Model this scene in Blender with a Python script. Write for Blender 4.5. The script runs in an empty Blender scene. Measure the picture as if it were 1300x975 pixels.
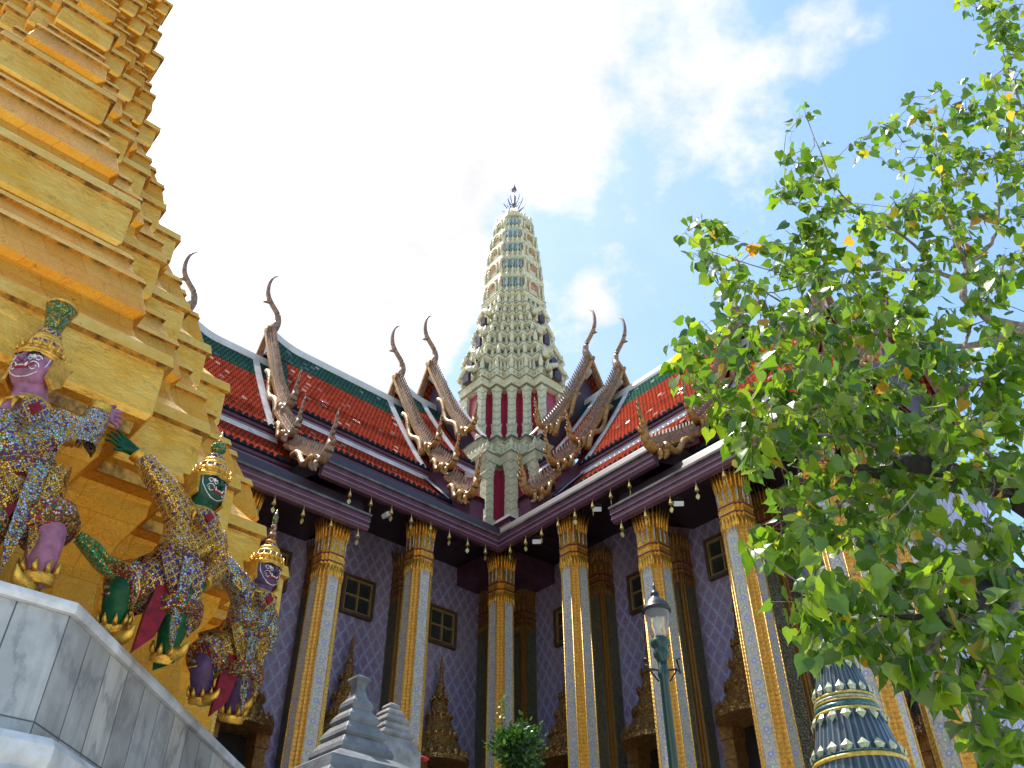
import bpy, bmesh, math, random
from mathutils import Vector, Matrix, noise
random.seed(7)
S = bpy.context.scene
COL = S.collection
PI = math.pi
def R(d): return math.radians(d)

# ------------------------------------------------------------------ camera
CAMH, FPX, PITCH = 1.6, 1115.0, R(39.1)
cam = bpy.data.objects.new('camera', bpy.data.cameras.new('camera'))
COL.objects.link(cam); S.camera = cam
cam.location = (0, 0, CAMH); cam.rotation_euler = (R(90) + PITCH, 0, 0)
cam.data.sensor_width = 36; cam.data.lens = FPX / 1300 * 36
cam.data.clip_start = 0.05; cam.data.clip_end = 2000

# ------------------------------------------------------------------ light
SUN = Vector((-0.32, 0.22, 0.92)).normalized()          # towards the sun: high on the left
sl = bpy.data.lights.new('sun', 'SUN'); sl.energy = 4.6; sl.angle = R(0.5); sl.color = (1, 0.95, 0.86)
so = bpy.data.objects.new('sun', sl); COL.objects.link(so)
so.rotation_euler = (-SUN).to_track_quat('-Z', 'Y').to_euler()
S.view_settings.view_transform = 'Standard'; S.view_settings.look = 'None'
S.view_settings.exposure = 0.75; S.view_settings.gamma = 1
S.view_settings.use_curve_mapping = False

class NT:
    """tiny node helper"""
    def __init__(s, tree): s.t = tree; s.n = tree.nodes; s.l = tree.links
    def __call__(s, kind, **kw):
        n = s.n.new(kind)
        for k, v in kw.items():
            if k == 'i':
                for kk, vv in v.items():
                    if hasattr(vv, 'is_output') or isinstance(vv, bpy.types.NodeSocket): s.l.new(vv, n.inputs[kk])
                    else: n.inputs[kk].default_value = vv
            else: setattr(n, k, v)
        return n
    def math(s, op, a, b=0.0, c=None, clamp=False):
        n = s.n.new('ShaderNodeMath'); n.operation = op; n.use_clamp = clamp
        for k, v in enumerate((a, b) if c is None else (a, b, c)):
            if isinstance(v, bpy.types.NodeSocket): s.l.new(v, n.inputs[k])
            else: n.inputs[k].default_value = v
        return n.outputs[0]
    def mix(s, f, a, b, mode='MIX'):
        n = s.n.new('ShaderNodeMix'); n.data_type = 'RGBA'; n.blend_type = mode
        for k, v in ((0, f), (6, a), (7, b)):
            if isinstance(v, bpy.types.NodeSocket): s.l.new(v, n.inputs[k])
            else: n.inputs[k].default_value = v if k == 0 else (*v[:3], 1)
        return n.outputs[2]
    def ramp(s, f, stops, interp='LINEAR'):
        n = s.n.new('ShaderNodeValToRGB'); n.color_ramp.interpolation = interp
        e = n.color_ramp.elements
        while len(e) < len(stops): e.new(0.5)
        for k, (p, c) in enumerate(stops):
            e[k].position = p; e[k].color = (c, c, c, 1) if isinstance(c, (int, float)) else (*c[:3], 1)
        s.l.new(f, n.inputs[0]); return n.outputs[0]
    def noise(s, vec, scale, detail=4, rough=0.5):
        n = s.n.new('ShaderNodeTexNoise'); n.inputs['Scale'].default_value = scale
        n.inputs['Detail'].default_value = detail; n.inputs['Roughness'].default_value = rough
        if vec is not None: s.l.new(vec, n.inputs['Vector'])
        return n.outputs[0]

w = bpy.data.worlds.new('World'); S.world = w; w.use_nodes = True
N = NT(w.node_tree); N.n.clear()
sky = N('ShaderNodeTexSky', sky_type='NISHITA', sun_disc=False)
sky.sun_elevation = math.asin(SUN.z); sky.sun_rotation = math.atan2(SUN.x, SUN.y)
sky.altitude = 0; sky.air_density = 1.25; sky.dust_density = 0.8; sky.ozone_density = 1.0
tc = N('ShaderNodeTexCoord')
nrm = N('ShaderNodeVectorMath', operation='NORMALIZE'); N.l.new(tc.outputs['Generated'], nrm.inputs[0])
D = nrm.outputs[0]
sep = N('ShaderNodeSeparateXYZ'); N.l.new(D, sep.inputs[0])
zz = N.math('ADD', N.math('MAXIMUM', sep.outputs[2], 0.0), 0.28)
flat = N('ShaderNodeCombineXYZ', i={0: N.math('DIVIDE', sep.outputs[0], zz), 1: N.math('DIVIDE', sep.outputs[1], zz), 2: 0.0})
def dotdir(x, y, z):
    v = Vector((x, y, z)).normalized()
    n = N('ShaderNodeVectorMath', operation='DOT_PRODUCT'); N.l.new(D, n.inputs[0]); n.inputs[1].default_value = v
    return n.outputs['Value']
def blob(d, r0, r1):      # 1 inside r1 degrees, 0 outside r0 degrees
    n = N('ShaderNodeMapRange', interpolation_type='SMOOTHSTEP'); N.l.new(dotdir(*d), n.inputs[0])
    n.inputs[1].default_value = math.cos(R(r0)); n.inputs[2].default_value = math.cos(R(r1)); return n.outputs[0]
n1 = N.noise(flat.outputs[0], 1.7, 9, 0.56); n2 = N.noise(flat.outputs[0], 5.0, 6, 0.6)
n3 = N.noise(flat.outputs[0], 14.0, 6, 0.62)
nn = N.math('ADD', N.math('ADD', N.math('MULTIPLY', n1, 1.5), N.math('MULTIPLY', n2, 0.6)), N.math('MULTIPLY', n3, 0.55))
def toward(x, y):                                                 # a bearing as seen from the court
    X, Y = (x - 650)/FPX, (487.5 - y)/FPX
    return (X, math.cos(PITCH) - Y*math.sin(PITCH), math.sin(PITCH) + Y*math.cos(PITCH))
CLOUDS = [  # bearing, outer radius, inner radius, weight: the cloud bank round the sun, its edge, small puffs
    (toward(250, 20), 29, 5, 0.52), (toward(100, 330), 27, 5, 0.52), (toward(790, 55), 16, 1, 0.40), (toward(1100, 25), 5.5, 0.3, 0.20),
    (toward(790, 366), 4.0, 0.2, 0.30), (toward(720, 400), 4.0, 0.2, 0.30), (toward(500, 370), 10, 1, 0.30), (toward(910, 400), 5, 1, 0.12), (toward(-500, -300), 50, 25, 0.5)]
dens = N.math('SUBTRACT', nn, 1.57)
for d_, r0, r1, wt in CLOUDS: dens = N.math('ADD', dens, N.math('MULTIPLY', blob(d_, r0, r1), wt))
mask = N('ShaderNodeMapRange', interpolation_type='SMOOTHSTEP'); N.l.new(dens, mask.inputs[0])
mask.inputs[1].default_value = -0.06; mask.inputs[2].default_value = 0.30
horizon = N('ShaderNodeMapRange'); N.l.new(sep.outputs[2], horizon.inputs[0])
horizon.inputs[1].default_value = 0.0; horizon.inputs[2].default_value = 0.15
cm = N.math('MULTIPLY', mask.outputs[0], horizon.outputs[0])
veil = N.math('ADD', 0.07, N.math('MULTIPLY', blob(toward(520, 260), 26, 4), 0.22))
cm = N.math('MAXIMUM', cm, veil)
glow = N.math('MULTIPLY', blob((-0.5, 0.26, 0.84), 34, 2), 6.0)
cc = N.math('ADD', N.math('ADD', 2.2, N.math('ADD', N.math('MULTIPLY', n2, 2.6), N.math('MULTIPLY', n3, 1.4))), glow)
ccol = N('ShaderNodeCombineColor', i={0: cc, 1: cc, 2: N.math('MULTIPLY', cc, 1.02)})
blue_sky = N.mix(1.0, sky.outputs[0], (0.90, 1.08, 1.16), 'MULTIPLY')
skyc = N.mix(cm, blue_sky, ccol.outputs[0])
bg = N('ShaderNodeBackground', i={'Color': skyc, 'Strength': 0.15})
N.l.new(bg.outputs[0], N('ShaderNodeOutputWorld').inputs[0])

# ------------------------------------------------------------------ survey: the place's own axes
cP, sP = math.cos(PITCH), math.sin(PITCH)
YAW = R(3.4)
r2 = Vector((math.cos(R(-45) - YAW), math.sin(R(-45) - YAW)))     # right wing runs this way
l2 = Vector((math.cos(R(-135) - YAW), math.sin(R(-135) - YAW)))   # left wing runs this way
CEN = Vector((0.0926, 25.929))                                    # crossing of the wings, under the tower
def ray(x, y):
    X = (x - 650) / FPX; Y = (487.5 - y) / FPX
    return Vector((X, cP - Y * sP, sP + Y * cP))
def on_z(x, y, z): d = ray(x, y); return d * ((z - CAMH) / d.z) + Vector((0, 0, CAMH))
def on_a(x, y, a):
    d = ray(x, y); t = (a + CEN.dot(r2)) / (d.xy.dot(r2)); return d * t + Vector((0, 0, CAMH))
def on_d(x, y, dist):                                             # at a horizontal distance ahead
    d = ray(x, y); return d * (dist / d.y) + Vector((0, 0, CAMH))
def AB(a, b, z): q = CEN + r2 * a + l2 * b; return Vector((q.x, q.y, z))
TEMPLE_ROT = math.atan2(r2.y, r2.x)

# ------------------------------------------------------------------ mesh builder
class MB:
    def __init__(s): s.v = []; s.f = []; s.m = []; s.uv = []; s.sm = []
    def add(s, vs, fs, mi=0, uvs=None, smooth=False):
        o = len(s.v); s.v += [Vector(p) for p in vs]
        for k, f in enumerate(fs):
            s.f.append([i + o for i in f]); s.m.append(mi); s.sm.append(smooth)
            s.uv.append(uvs[k] if uvs else None)
    def quad(s, a, b, c, d, mi=0, uv=None): s.add([a, b, c, d], [(0, 1, 2, 3)], mi, [uv] if uv else None)
    def box(s, lo, hi, mi=0, mat=None):
        x0, y0, z0 = lo; x1, y1, z1 = hi
        vs = [Vector(p) for p in ((x0,y0,z0),(x1,y0,z0),(x1,y1,z0),(x0,y1,z0),(x0,y0,z1),(x1,y0,z1),(x1,y1,z1),(x0,y1,z1))]
        if mat: vs = [mat @ p for p in vs]
        s.add(vs, [(0,3,2,1),(4,5,6,7),(0,1,5,4),(1,2,6,5),(2,3,7,6),(3,0,4,7)], mi)
    def rings(s, rings, mi=0, cap=True, smooth=False, close=True, uvscale=None):
        n = len(rings[0]); vs = [p for r_ in rings for p in r_]; fs = []; uvs = []
        vv = 0
        for k in range(len(rings) - 1):
            h = (Vector(rings[k + 1][0]) - Vector(rings[k][0])).length
            for i in range(n if close else n - 1):
                j = (i + 1) % n
                fs.append((k*n+i, k*n+j, (k+1)*n+j, (k+1)*n+i))
                L = (Vector(rings[k][j]) - Vector(rings[k][i])).length
                uvs.append([(0, vv), (L, vv), (L, vv + h), (0, vv + h)])
            vv += h
        if cap:
            fs.append(tuple(range(n))[::-1]); fs.append(tuple((len(rings)-1)*n + i for i in range(n)))
            uvs += [None, None]
        s.add(vs, fs, mi, uvs, smooth)
    def tube(s, pts, rad, n=8, mi=0, smooth=True, flat=1.0, axis=None):
        pts = [Vector(p) for p in pts]; rings = []
        if not hasattr(rad, '__len__'): rad = [rad] * len(pts)
        up = Vector(axis) if axis else None
        for k, p in enumerate(pts):
            t = (pts[min(k + 1, len(pts) - 1)] - pts[max(k - 1, 0)]).normalized()
            a = up if up else (Vector((0, 0, 1)) if abs(t.z) < 0.9 else Vector((1, 0, 0)))
            u = t.cross(a)
            if u.length < 1e-5: u = t.cross(Vector((0, 1, 0.3)))
            u.normalize(); v = u.cross(t).normalized()
            rings.append([p + (u * math.cos(2*PI*i/n) + v * math.sin(2*PI*i/n) * flat) * rad[k] for i in range(n)])
        s.rings(rings, mi, True, smooth)
    def lathe(s, prof, n=24, c=(0, 0, 0), mi=0, smooth=True):
        c = Vector(c)
        s.rings([[c + Vector((r_*math.cos(2*PI*i/n), r_*math.sin(2*PI*i/n), z)) for i in range(n)] for r_, z in prof], mi, True, smooth)
    def loft(s, prof, n, mi=0, c=(0, 0), mis=None):
        """stack of redented squares: (h, e, z)"""
        for k in range(len(prof) - 1):
            rr = []
            for h, e, z in prof[k:k + 2]: rr.append([Vector((x + c[0], y + c[1], z)) for x, y in redent(h, e, n)])
            s.rings(rr, mis[k] if mis else mi, cap=False)
        for h, e, z in (prof[0], prof[-1]):
            pts = [Vector((x + c[0], y + c[1], z)) for x, y in redent(h, e, n)]
            s.add(pts, [tuple(range(len(pts)))], mi)
    def plate(s, poly, map3, th, mi=0):
        """flat outline given thickness: map3(u, v, w) places it"""
        n = len(poly)
        s.add([map3(u, v, -th/2) for u, v in poly] + [map3(u, v, th/2) for u, v in poly],
              [tuple(range(n))[::-1], tuple(range(n, 2*n))] + [(i, (i+1) % n, n+(i+1) % n, n+i) for i in range(n)], mi)
    def build(s, name, mats, parent=None, loc=None, recalc=True, bevel=0):
        me = bpy.data.meshes.new(name)
        off = Vector(loc) if loc is not None else Vector()
        me.from_pydata([tuple(p - off) for p in s.v], [], s.f)
        if not isinstance(mats, (list, tuple)): mats = [mats]
        for m in mats: me.materials.append(m)
        me.polygons.foreach_set('material_index', s.m)
        me.polygons.foreach_set('use_smooth', s.sm)
        if any(u for u in s.uv):
            ul = me.uv_layers.new(name='UVMap'); li = 0
            for f, u in zip(s.f, s.uv):
                for k in range(len(f)):
                    if u: ul.data[li].uv = u[k]
                    li += 1
        if recalc:
            bm = bmesh.new(); bm.from_mesh(me); bmesh.ops.recalc_face_normals(bm, faces=bm.faces); bm.to_mesh(me); bm.free()
        me.update()
        o = bpy.data.objects.new(name, me); COL.objects.link(o)
        if parent: o.parent = parent
        elif loc is not None: o.location = off
        if bevel:
            b = o.modifiers.new('bevel', 'BEVEL'); b.width = bevel; b.segments = 2; b.limit_method = 'ANGLE'; b.angle_limit = R(40)
        return o

def redent(h, e, n):
    """outline of a square tower of half width h whose corners are stepped in n steps back to e"""
    q = []
    st = (h - e) / n if n else 0
    for k in range(n):
        q.append((h - k*st, e + k*st)); q.append((h - (k+1)*st, e + k*st))
    q.append((h - n*st, e + n*st))
    if n == 0: q = [(h, h)]
    out = []
    for k in range(4):
        c, s_ = round(math.cos(k*PI/2)), round(math.sin(k*PI/2))
        out += [(x*c - y*s_, x*s_ + y*c) for x, y in q]
    return out
def he(A, leg): return (A*1.41421 + leg)/2, (A*1.41421 - leg)/2

def empty(name, loc=(0, 0, 0), rz=0, label=None, cat=None, group=None):
    o = bpy.data.objects.new(name, None); COL.objects.link(o); o.empty_display_size = 0.2
    o.location = loc; o.rotation_euler = (0, 0, rz)
    tag(o, label, cat, group); return o
def tag(o, label=None, cat=None, group=None, kind=None):
    if label: o['label'] = label
    if cat: o['category'] = cat
    if group: o['group'] = group
    if kind: o['kind'] = kind
    return o
def spline(pts, n=6):
    """catmull-rom through tuples of any length"""
    out = []
    P = [pts[0]] + list(pts) + [pts[-1]]
    for k in range(1, len(P) - 2):
        for i in range(n):
            t = i / n
            out.append(tuple(0.5*(2*b + (c - a)*t + (2*a - 5*b + 4*c - d)*t*t + (3*b - a - 3*c + d)*t**3)
                             for a, b, c, d in zip(P[k-1], P[k], P[k+1], P[k+2])))
    out.append(tuple(pts[-1])); return out

def bud(mb, x, y, z, r_, h, mi=0, n=6):
    mb.lathe([(r_*0.5, 0), (r_*0.95, h*0.16), (r_, h*0.34), (r_*0.72, h*0.6), (r_*0.28, h*0.84), (0.004, h)], n, (x, y, z), mi, False)
def rows(mb, h, e, n, z, r_, hh, step, mi=0, only=None):
    P = redent(h, e, n); m = len(P)
    for i in range(m):
        a, b = Vector(P[i]), Vector(P[(i+1) % m]); L = (b - a).length
        k = max(1, round(L/step))
        for j in range(k):
            p = a + (b - a)*(j/k); q = random.uniform(.86, 1.12); bud(mb, p.x, p.y, z, r_*(1.1 if j == 0 else 0.85)*q, hh*(1.12 if j == 0 else 0.90)*random.uniform(.88, 1.1), mi)
# ------------------------------------------------------------------ materials
M = {}
def mat(name, col, rough=0.5, metal=0.0, nz=None, bump=0.0, bscale=20, spec=0.5, var=0.15, build=None):
    m = bpy.data.materials.new(name); m.use_nodes = True
    n = NT(m.node_tree); p = n.n['Principled BSDF']
    p.inputs['Roughness'].default_value = rough; p.inputs['Metallic'].default_value = metal
    p.inputs['Specular IOR Level'].default_value = spec
    t = n('ShaderNodeTexCoord'); n.obj = t.outputs['Object']; n.uvs = t.outputs['UV']; n.p = p
    f = n.noise(n.obj, nz or 6, 6, 0.6)
    c = n.mix(n.ramp(f, [(0.3, 0.0), (0.7, 1.0)]), tuple(x*(1 - var*1.6) for x in col), tuple(min(1, x*(1 + var)) for x in col))
    n.l.new(c, p.inputs['Base Color']); n.c = c
    if bump:
        bf = n.noise(n.obj, bscale, 4, 0.6)
        b = n('ShaderNodeBump', i={'Strength': bump, 'Distance': 0.02, 'Height': bf}); n.l.new(b.outputs[0], p.inputs['Normal']); n.b = b
    if build: build(n, p)
    M[name] = m; return m

def gold_leaf(n, p):
    # sheets of leaf laid in squares, worn through here and there
    wn = n.noise(n.obj, 1.3, 7, 0.65); br = n('ShaderNodeTexVoronoi', feature='F1', i={'Vector': n.obj, 'Scale': 5.0})
    c = n.mix(n.ramp(wn, [(0.35, 0.0), (0.65, 1.0)]), (0.72, 0.24, 0.006), (0.78, 0.35, 0.025))
    c = n.mix(n.math('MULTIPLY', br.outputs['Color'], 0.35), c, (0.60, 0.30, 0.04))
    sx = n('ShaderNodeSeparateXYZ'); n.l.new(n.obj, sx.inputs[0])
    gv = n('ShaderNodeCombineXYZ', i={0: n.math('SUBTRACT', sx.outputs[0], sx.outputs[1]), 1: sx.outputs[2], 2: 0.0})
    bk = n('ShaderNodeTexBrick', offset=0.37, i={'Scale': 1.0, 'Mortar Size': 0.006, 'Mortar Smooth': 0.6, 'Brick Width': 0.34, 'Row Height': 0.27}); n.l.new(gv.outputs[0], bk.inputs['Vector'])
    bk.inputs['Color1'].default_value = (0, 0, 0, 1); bk.inputs['Color2'].default_value = (1, 1, 1, 1); bk.inputs['Mortar'].default_value = (0, 0, 0, 1)
    c = n.mix(n.math('MULTIPLY', bk.outputs['Color'], 0.35), c, (0.86, 0.47, 0.08))
    c = n.mix(n.math('MULTIPLY', bk.outputs['Fac'], 0.4), c, (0.30, 0.12, 0.02))
    st = n.noise(n.obj, 7, 9, 0.75); dirt = n.ramp(st, [(0.60, 0.0), (0.72, 1.0)])
    c = n.mix(n.math('MULTIPLY', dirt, 0.85), c, (0.10, 0.045, 0.012))
    pt = n.noise(n.obj, 0.8, 5, 0.7); c = n.mix(n.ramp(pt, [(0.48, 0.0), (0.66, 0.55)]), c, (0.42, 0.20, 0.03))
    n.l.new(c, p.inputs['Base Color'])
    n.l.new(n.ramp(n.noise(n.obj, 9, 5, 0.6), [(0.3, 0.20), (0.7, 0.42)]), p.inputs['Roughness'])
    h = n.math('ADD', n.math('MULTIPLY', n.noise(n.obj, 3, 3), 1.0), n.math('MULTIPLY', n.noise(n.obj, 26, 5, 0.7), 0.32))
    b = n('ShaderNodeBump', i={'Strength': 0.8, 'Distance': 0.05, 'Height': h}); n.l.new(b.outputs[0], p.inputs['Normal'])
mat('gold_leaf', (0.9, 0.5, 0.06), 0.34, 0.55, spec=0.12, build=gold_leaf)
def gold_pale_lit(n, p):  # paler copy of the gold: brighter light on the fascias painted in
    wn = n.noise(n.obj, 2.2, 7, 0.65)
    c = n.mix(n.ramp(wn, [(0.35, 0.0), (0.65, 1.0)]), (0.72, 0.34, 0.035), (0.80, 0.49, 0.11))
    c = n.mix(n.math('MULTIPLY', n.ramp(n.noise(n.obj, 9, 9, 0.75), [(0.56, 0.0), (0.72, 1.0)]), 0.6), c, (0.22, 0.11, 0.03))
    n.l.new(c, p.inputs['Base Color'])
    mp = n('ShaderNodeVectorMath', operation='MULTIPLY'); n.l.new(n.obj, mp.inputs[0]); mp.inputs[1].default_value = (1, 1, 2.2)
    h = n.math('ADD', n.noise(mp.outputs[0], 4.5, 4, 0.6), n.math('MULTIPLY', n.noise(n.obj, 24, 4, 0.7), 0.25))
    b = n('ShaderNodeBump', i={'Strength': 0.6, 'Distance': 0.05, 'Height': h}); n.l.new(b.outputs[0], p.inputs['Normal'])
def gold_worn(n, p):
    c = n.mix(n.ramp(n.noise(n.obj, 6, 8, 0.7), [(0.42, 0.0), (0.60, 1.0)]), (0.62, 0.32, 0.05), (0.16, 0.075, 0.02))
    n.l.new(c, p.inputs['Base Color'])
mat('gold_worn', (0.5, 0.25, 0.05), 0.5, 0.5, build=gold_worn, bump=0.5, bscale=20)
mat('gold_pale_lit', (0.8, 0.6, 0.25), 0.34, 0.5, spec=0.12, build=gold_pale_lit)
mat('gilt', (0.78, 0.42, 0.06), 0.34, 0.75, nz=14, bump=0.4, bscale=60, var=0.3)
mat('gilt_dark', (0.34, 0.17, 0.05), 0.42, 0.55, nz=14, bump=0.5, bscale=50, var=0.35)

def mosaic_fac(n, scale, vec=None):
    v = n('ShaderNodeTexVoronoi', feature='F1', i={'Scale': scale}); n.l.new(vec or n.obj, v.inputs['Vector'])
    e = n('ShaderNodeTexVoronoi', feature='DISTANCE_TO_EDGE', i={'Scale': scale}); n.l.new(vec or n.obj, e.inputs['Vector'])
    s_ = n('ShaderNodeSeparateColor'); n.l.new(v.outputs['Color'], s_.inputs[0])
    return s_.outputs[0], s_.outputs[1], e.outputs['Distance']
def mosaic(name, palette, scale=90, rough=0.12, metal=0.65, grout=(0.30, 0.16, 0.03), lattice=0):
    def bld(n, p):
        a, b_, e = mosaic_fac(n, scale)
        k = len(palette)
        c = n.ramp(a, [(i / k, c_) for i, c_ in enumerate(palette)], 'CONSTANT')
        c = n.mix(n.ramp(e, [(0.04, 1.0), (0.09, 0.0)]), c, grout)
        if lattice:
            sx = n('ShaderNodeSeparateXYZ'); n.l.new(n.obj, sx.inputs[0]); q = n.math('ADD', sx.outputs[0], n.math('MULTIPLY', sx.outputs[1], 0.7))
            fa = n.math('ABSOLUTE', n.math('SUBTRACT', n.math('FRACT', n.math('MULTIPLY', n.math('ADD', q, sx.outputs[2]), lattice)), 0.5)); fb = n.math('ABSOLUTE', n.math('SUBTRACT', n.math('FRACT', n.math('MULTIPLY', n.math('SUBTRACT', q, sx.outputs[2]), lattice)), 0.5))
            mx_ = n.math('MAXIMUM', fa, fb)
            c = n.mix(n.ramp(mx_, [(0.38, 0.0), (0.41, 1.0)]), c, (0.80, 0.45, 0.07)); c = n.mix(n.ramp(n.math('MAXIMUM', n.math('SUBTRACT', 0.5, fa), n.math('SUBTRACT', 0.5, fb)), [(0.86, 0.0), (0.9, 0.0)]), c, (0.8, 0.8, 0.85))
        n.l.new(c, p.inputs['Base Color'])
        h = n.math('ADD', n.math('MULTIPLY', b_, 0.8), n.ramp(e, [(0.0, 0.0), (0.15, 1.0)]))
        bb = n('ShaderNodeBump', i={'Strength': 0.9, 'Distance': 0.012, 'Height': h}); n.l.new(bb.outputs[0], p.inputs['Normal'])
    return mat(name, (0.5, 0.4, 0.3), rough, metal, build=bld)
GO, SI, BL, RD, GR, PU = (0.66, 0.32, 0.03), (0.48, 0.49, 0.54), (0.03, 0.06, 0.28), (0.36, 0.02, 0.03), (0.015, 0.18, 0.06), (0.13, 0.04, 0.18)
mosaic('mosaic_silver', [SI, GO, (0.20, 0.26, 0.30), GO, SI, (0.25, 0.5, 0.4), PU], 58)
mosaic('mosaic_gold', [GO, GO, (0.5, 0.2, 0.04), SI, GO, PU, (0.45, 0.35, 0.1)], 62, lattice=13)
mosaic('mosaic_purple', [PU, BL, GO, PU, SI, (0.35, 0.1, 0.3), BL], 70, lattice=13)
mosaic('mosaic_band', [RD, GO, GR, SI, RD, PU, GO], 60)
mosaic('mosaic_green', [GR, (0.04, 0.2, 0.06), GO, GR, (0.1, 0.4, 0.2)], 80)
mosaic('mosaic_white', [(0.62, 0.63, 0.66), (0.52, 0.56, 0.66), (0.66, 0.62, 0.55), (0.40, 0.46, 0.60), (0.68, 0.66, 0.62)], 22, 0.25, 0.15, (0.38, 0.33, 0.26))
mosaic('mosaic_gilt', [(0.80, 0.44, 0.06), (0.66, 0.32, 0.04), (0.88, 0.55, 0.12), (0.55, 0.24, 0.05)], 24, 0.2, 0.6, (0.30, 0.14, 0.03))
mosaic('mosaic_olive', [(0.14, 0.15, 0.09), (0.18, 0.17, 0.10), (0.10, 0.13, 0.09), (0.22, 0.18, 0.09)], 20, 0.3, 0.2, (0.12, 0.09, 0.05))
mosaic('mosaic_brown', [(0.40, 0.20, 0.05), (0.50, 0.27, 0.06), (0.30, 0.14, 0.05), (0.56, 0.34, 0.09)], 20, 0.3, 0.45, (0.12, 0.06, 0.03))

def column_face(n, p):
    # flower studs in a white mosaic strip: uv is in metres, u across the face
    u = n('ShaderNodeSeparateXYZ'); n.l.new(n.uvs, u.inputs[0])
    fv = n.math('SUBTRACT', n.math('FRACT', n.math('MULTIPLY', u.outputs[1], 5.2)), 0.5)
    fu = n.math('MULTIPLY', n.math('SUBTRACT', u.outputs[0], 0.128), 5.2)
    d = n.math('SQRT', n.math('ADD', n.math('MULTIPLY', fv, fv), n.math('MULTIPLY', fu, fu)))
    alt = n.math('FRACT', n.math('MULTIPLY', n.math('FLOOR', n.math('MULTIPLY', u.outputs[1], 5.2)), 0.5))
    st = n.mix(n.math('MULTIPLY', alt, 2.0), (0.30, 0.34, 0.52), (0.34, 0.42, 0.34))
    a, b_, e = mosaic_fac(n, 30)
    base = n.ramp(a, [(0, (0.58, 0.53, 0.45)), (0.3, (0.48, 0.46, 0.44)), (0.6, (0.62, 0.54, 0.40)), (0.85, (0.34, 0.36, 0.42))], 'CONSTANT')
    base = n.mix(n.ramp(e, [(0.02, 1.0), (0.08, 0.0)]), base, (0.36, 0.32, 0.28))
    c = n.mix(n.ramp(d, [(0.22, 1.0), (0.30, 0.0)]), base, st)
    c = n.mix(n.ramp(d, [(0.07, 1.0), (0.10, 0.0)]), c, (0.7, 0.62, 0.5))
    n.l.new(c, p.inputs['Base Color'])
    bb = n('ShaderNodeBump', i={'Strength': 0.5, 'Distance': 0.01, 'Height': b_}); n.l.new(bb.outputs[0], p.inputs['Normal'])
mat('column_face', (0.6, 0.6, 0.6), 0.36, 0.0, spec=0.2, build=column_face)

def beads(n, p):
    u = n('ShaderNodeSeparateXYZ'); n.l.new(n.uvs, u.inputs[0])
    fv = n.math('ABSOLUTE', n.math('SUBTRACT', n.math('FRACT', n.math('MULTIPLY', u.outputs[1], 13.0)), 0.5))
    c = n.mix(n.ramp(fv, [(0.30, 0.0), (0.46, 0.55)]), n.c, (0.40, 0.17, 0.03))
    n.l.new(c, p.inputs['Base Color'])
    b = n('ShaderNodeBump', i={'Strength': 0.5, 'Distance': 0.015, 'Height': n.math('ADD', n.math('SUBTRACT', 0.5, fv), n.noise(n.obj, 45, 3))}); n.l.new(b.outputs[0], p.inputs['Normal'])
mat('gilt_beads', (0.80, 0.46, 0.09), 0.42, 0.45, nz=20, var=0.25, build=beads)
mat('gilt_beads_dim', (0.34, 0.19, 0.05), 0.34, 0.5, nz=20, var=0.25, build=beads)

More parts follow.
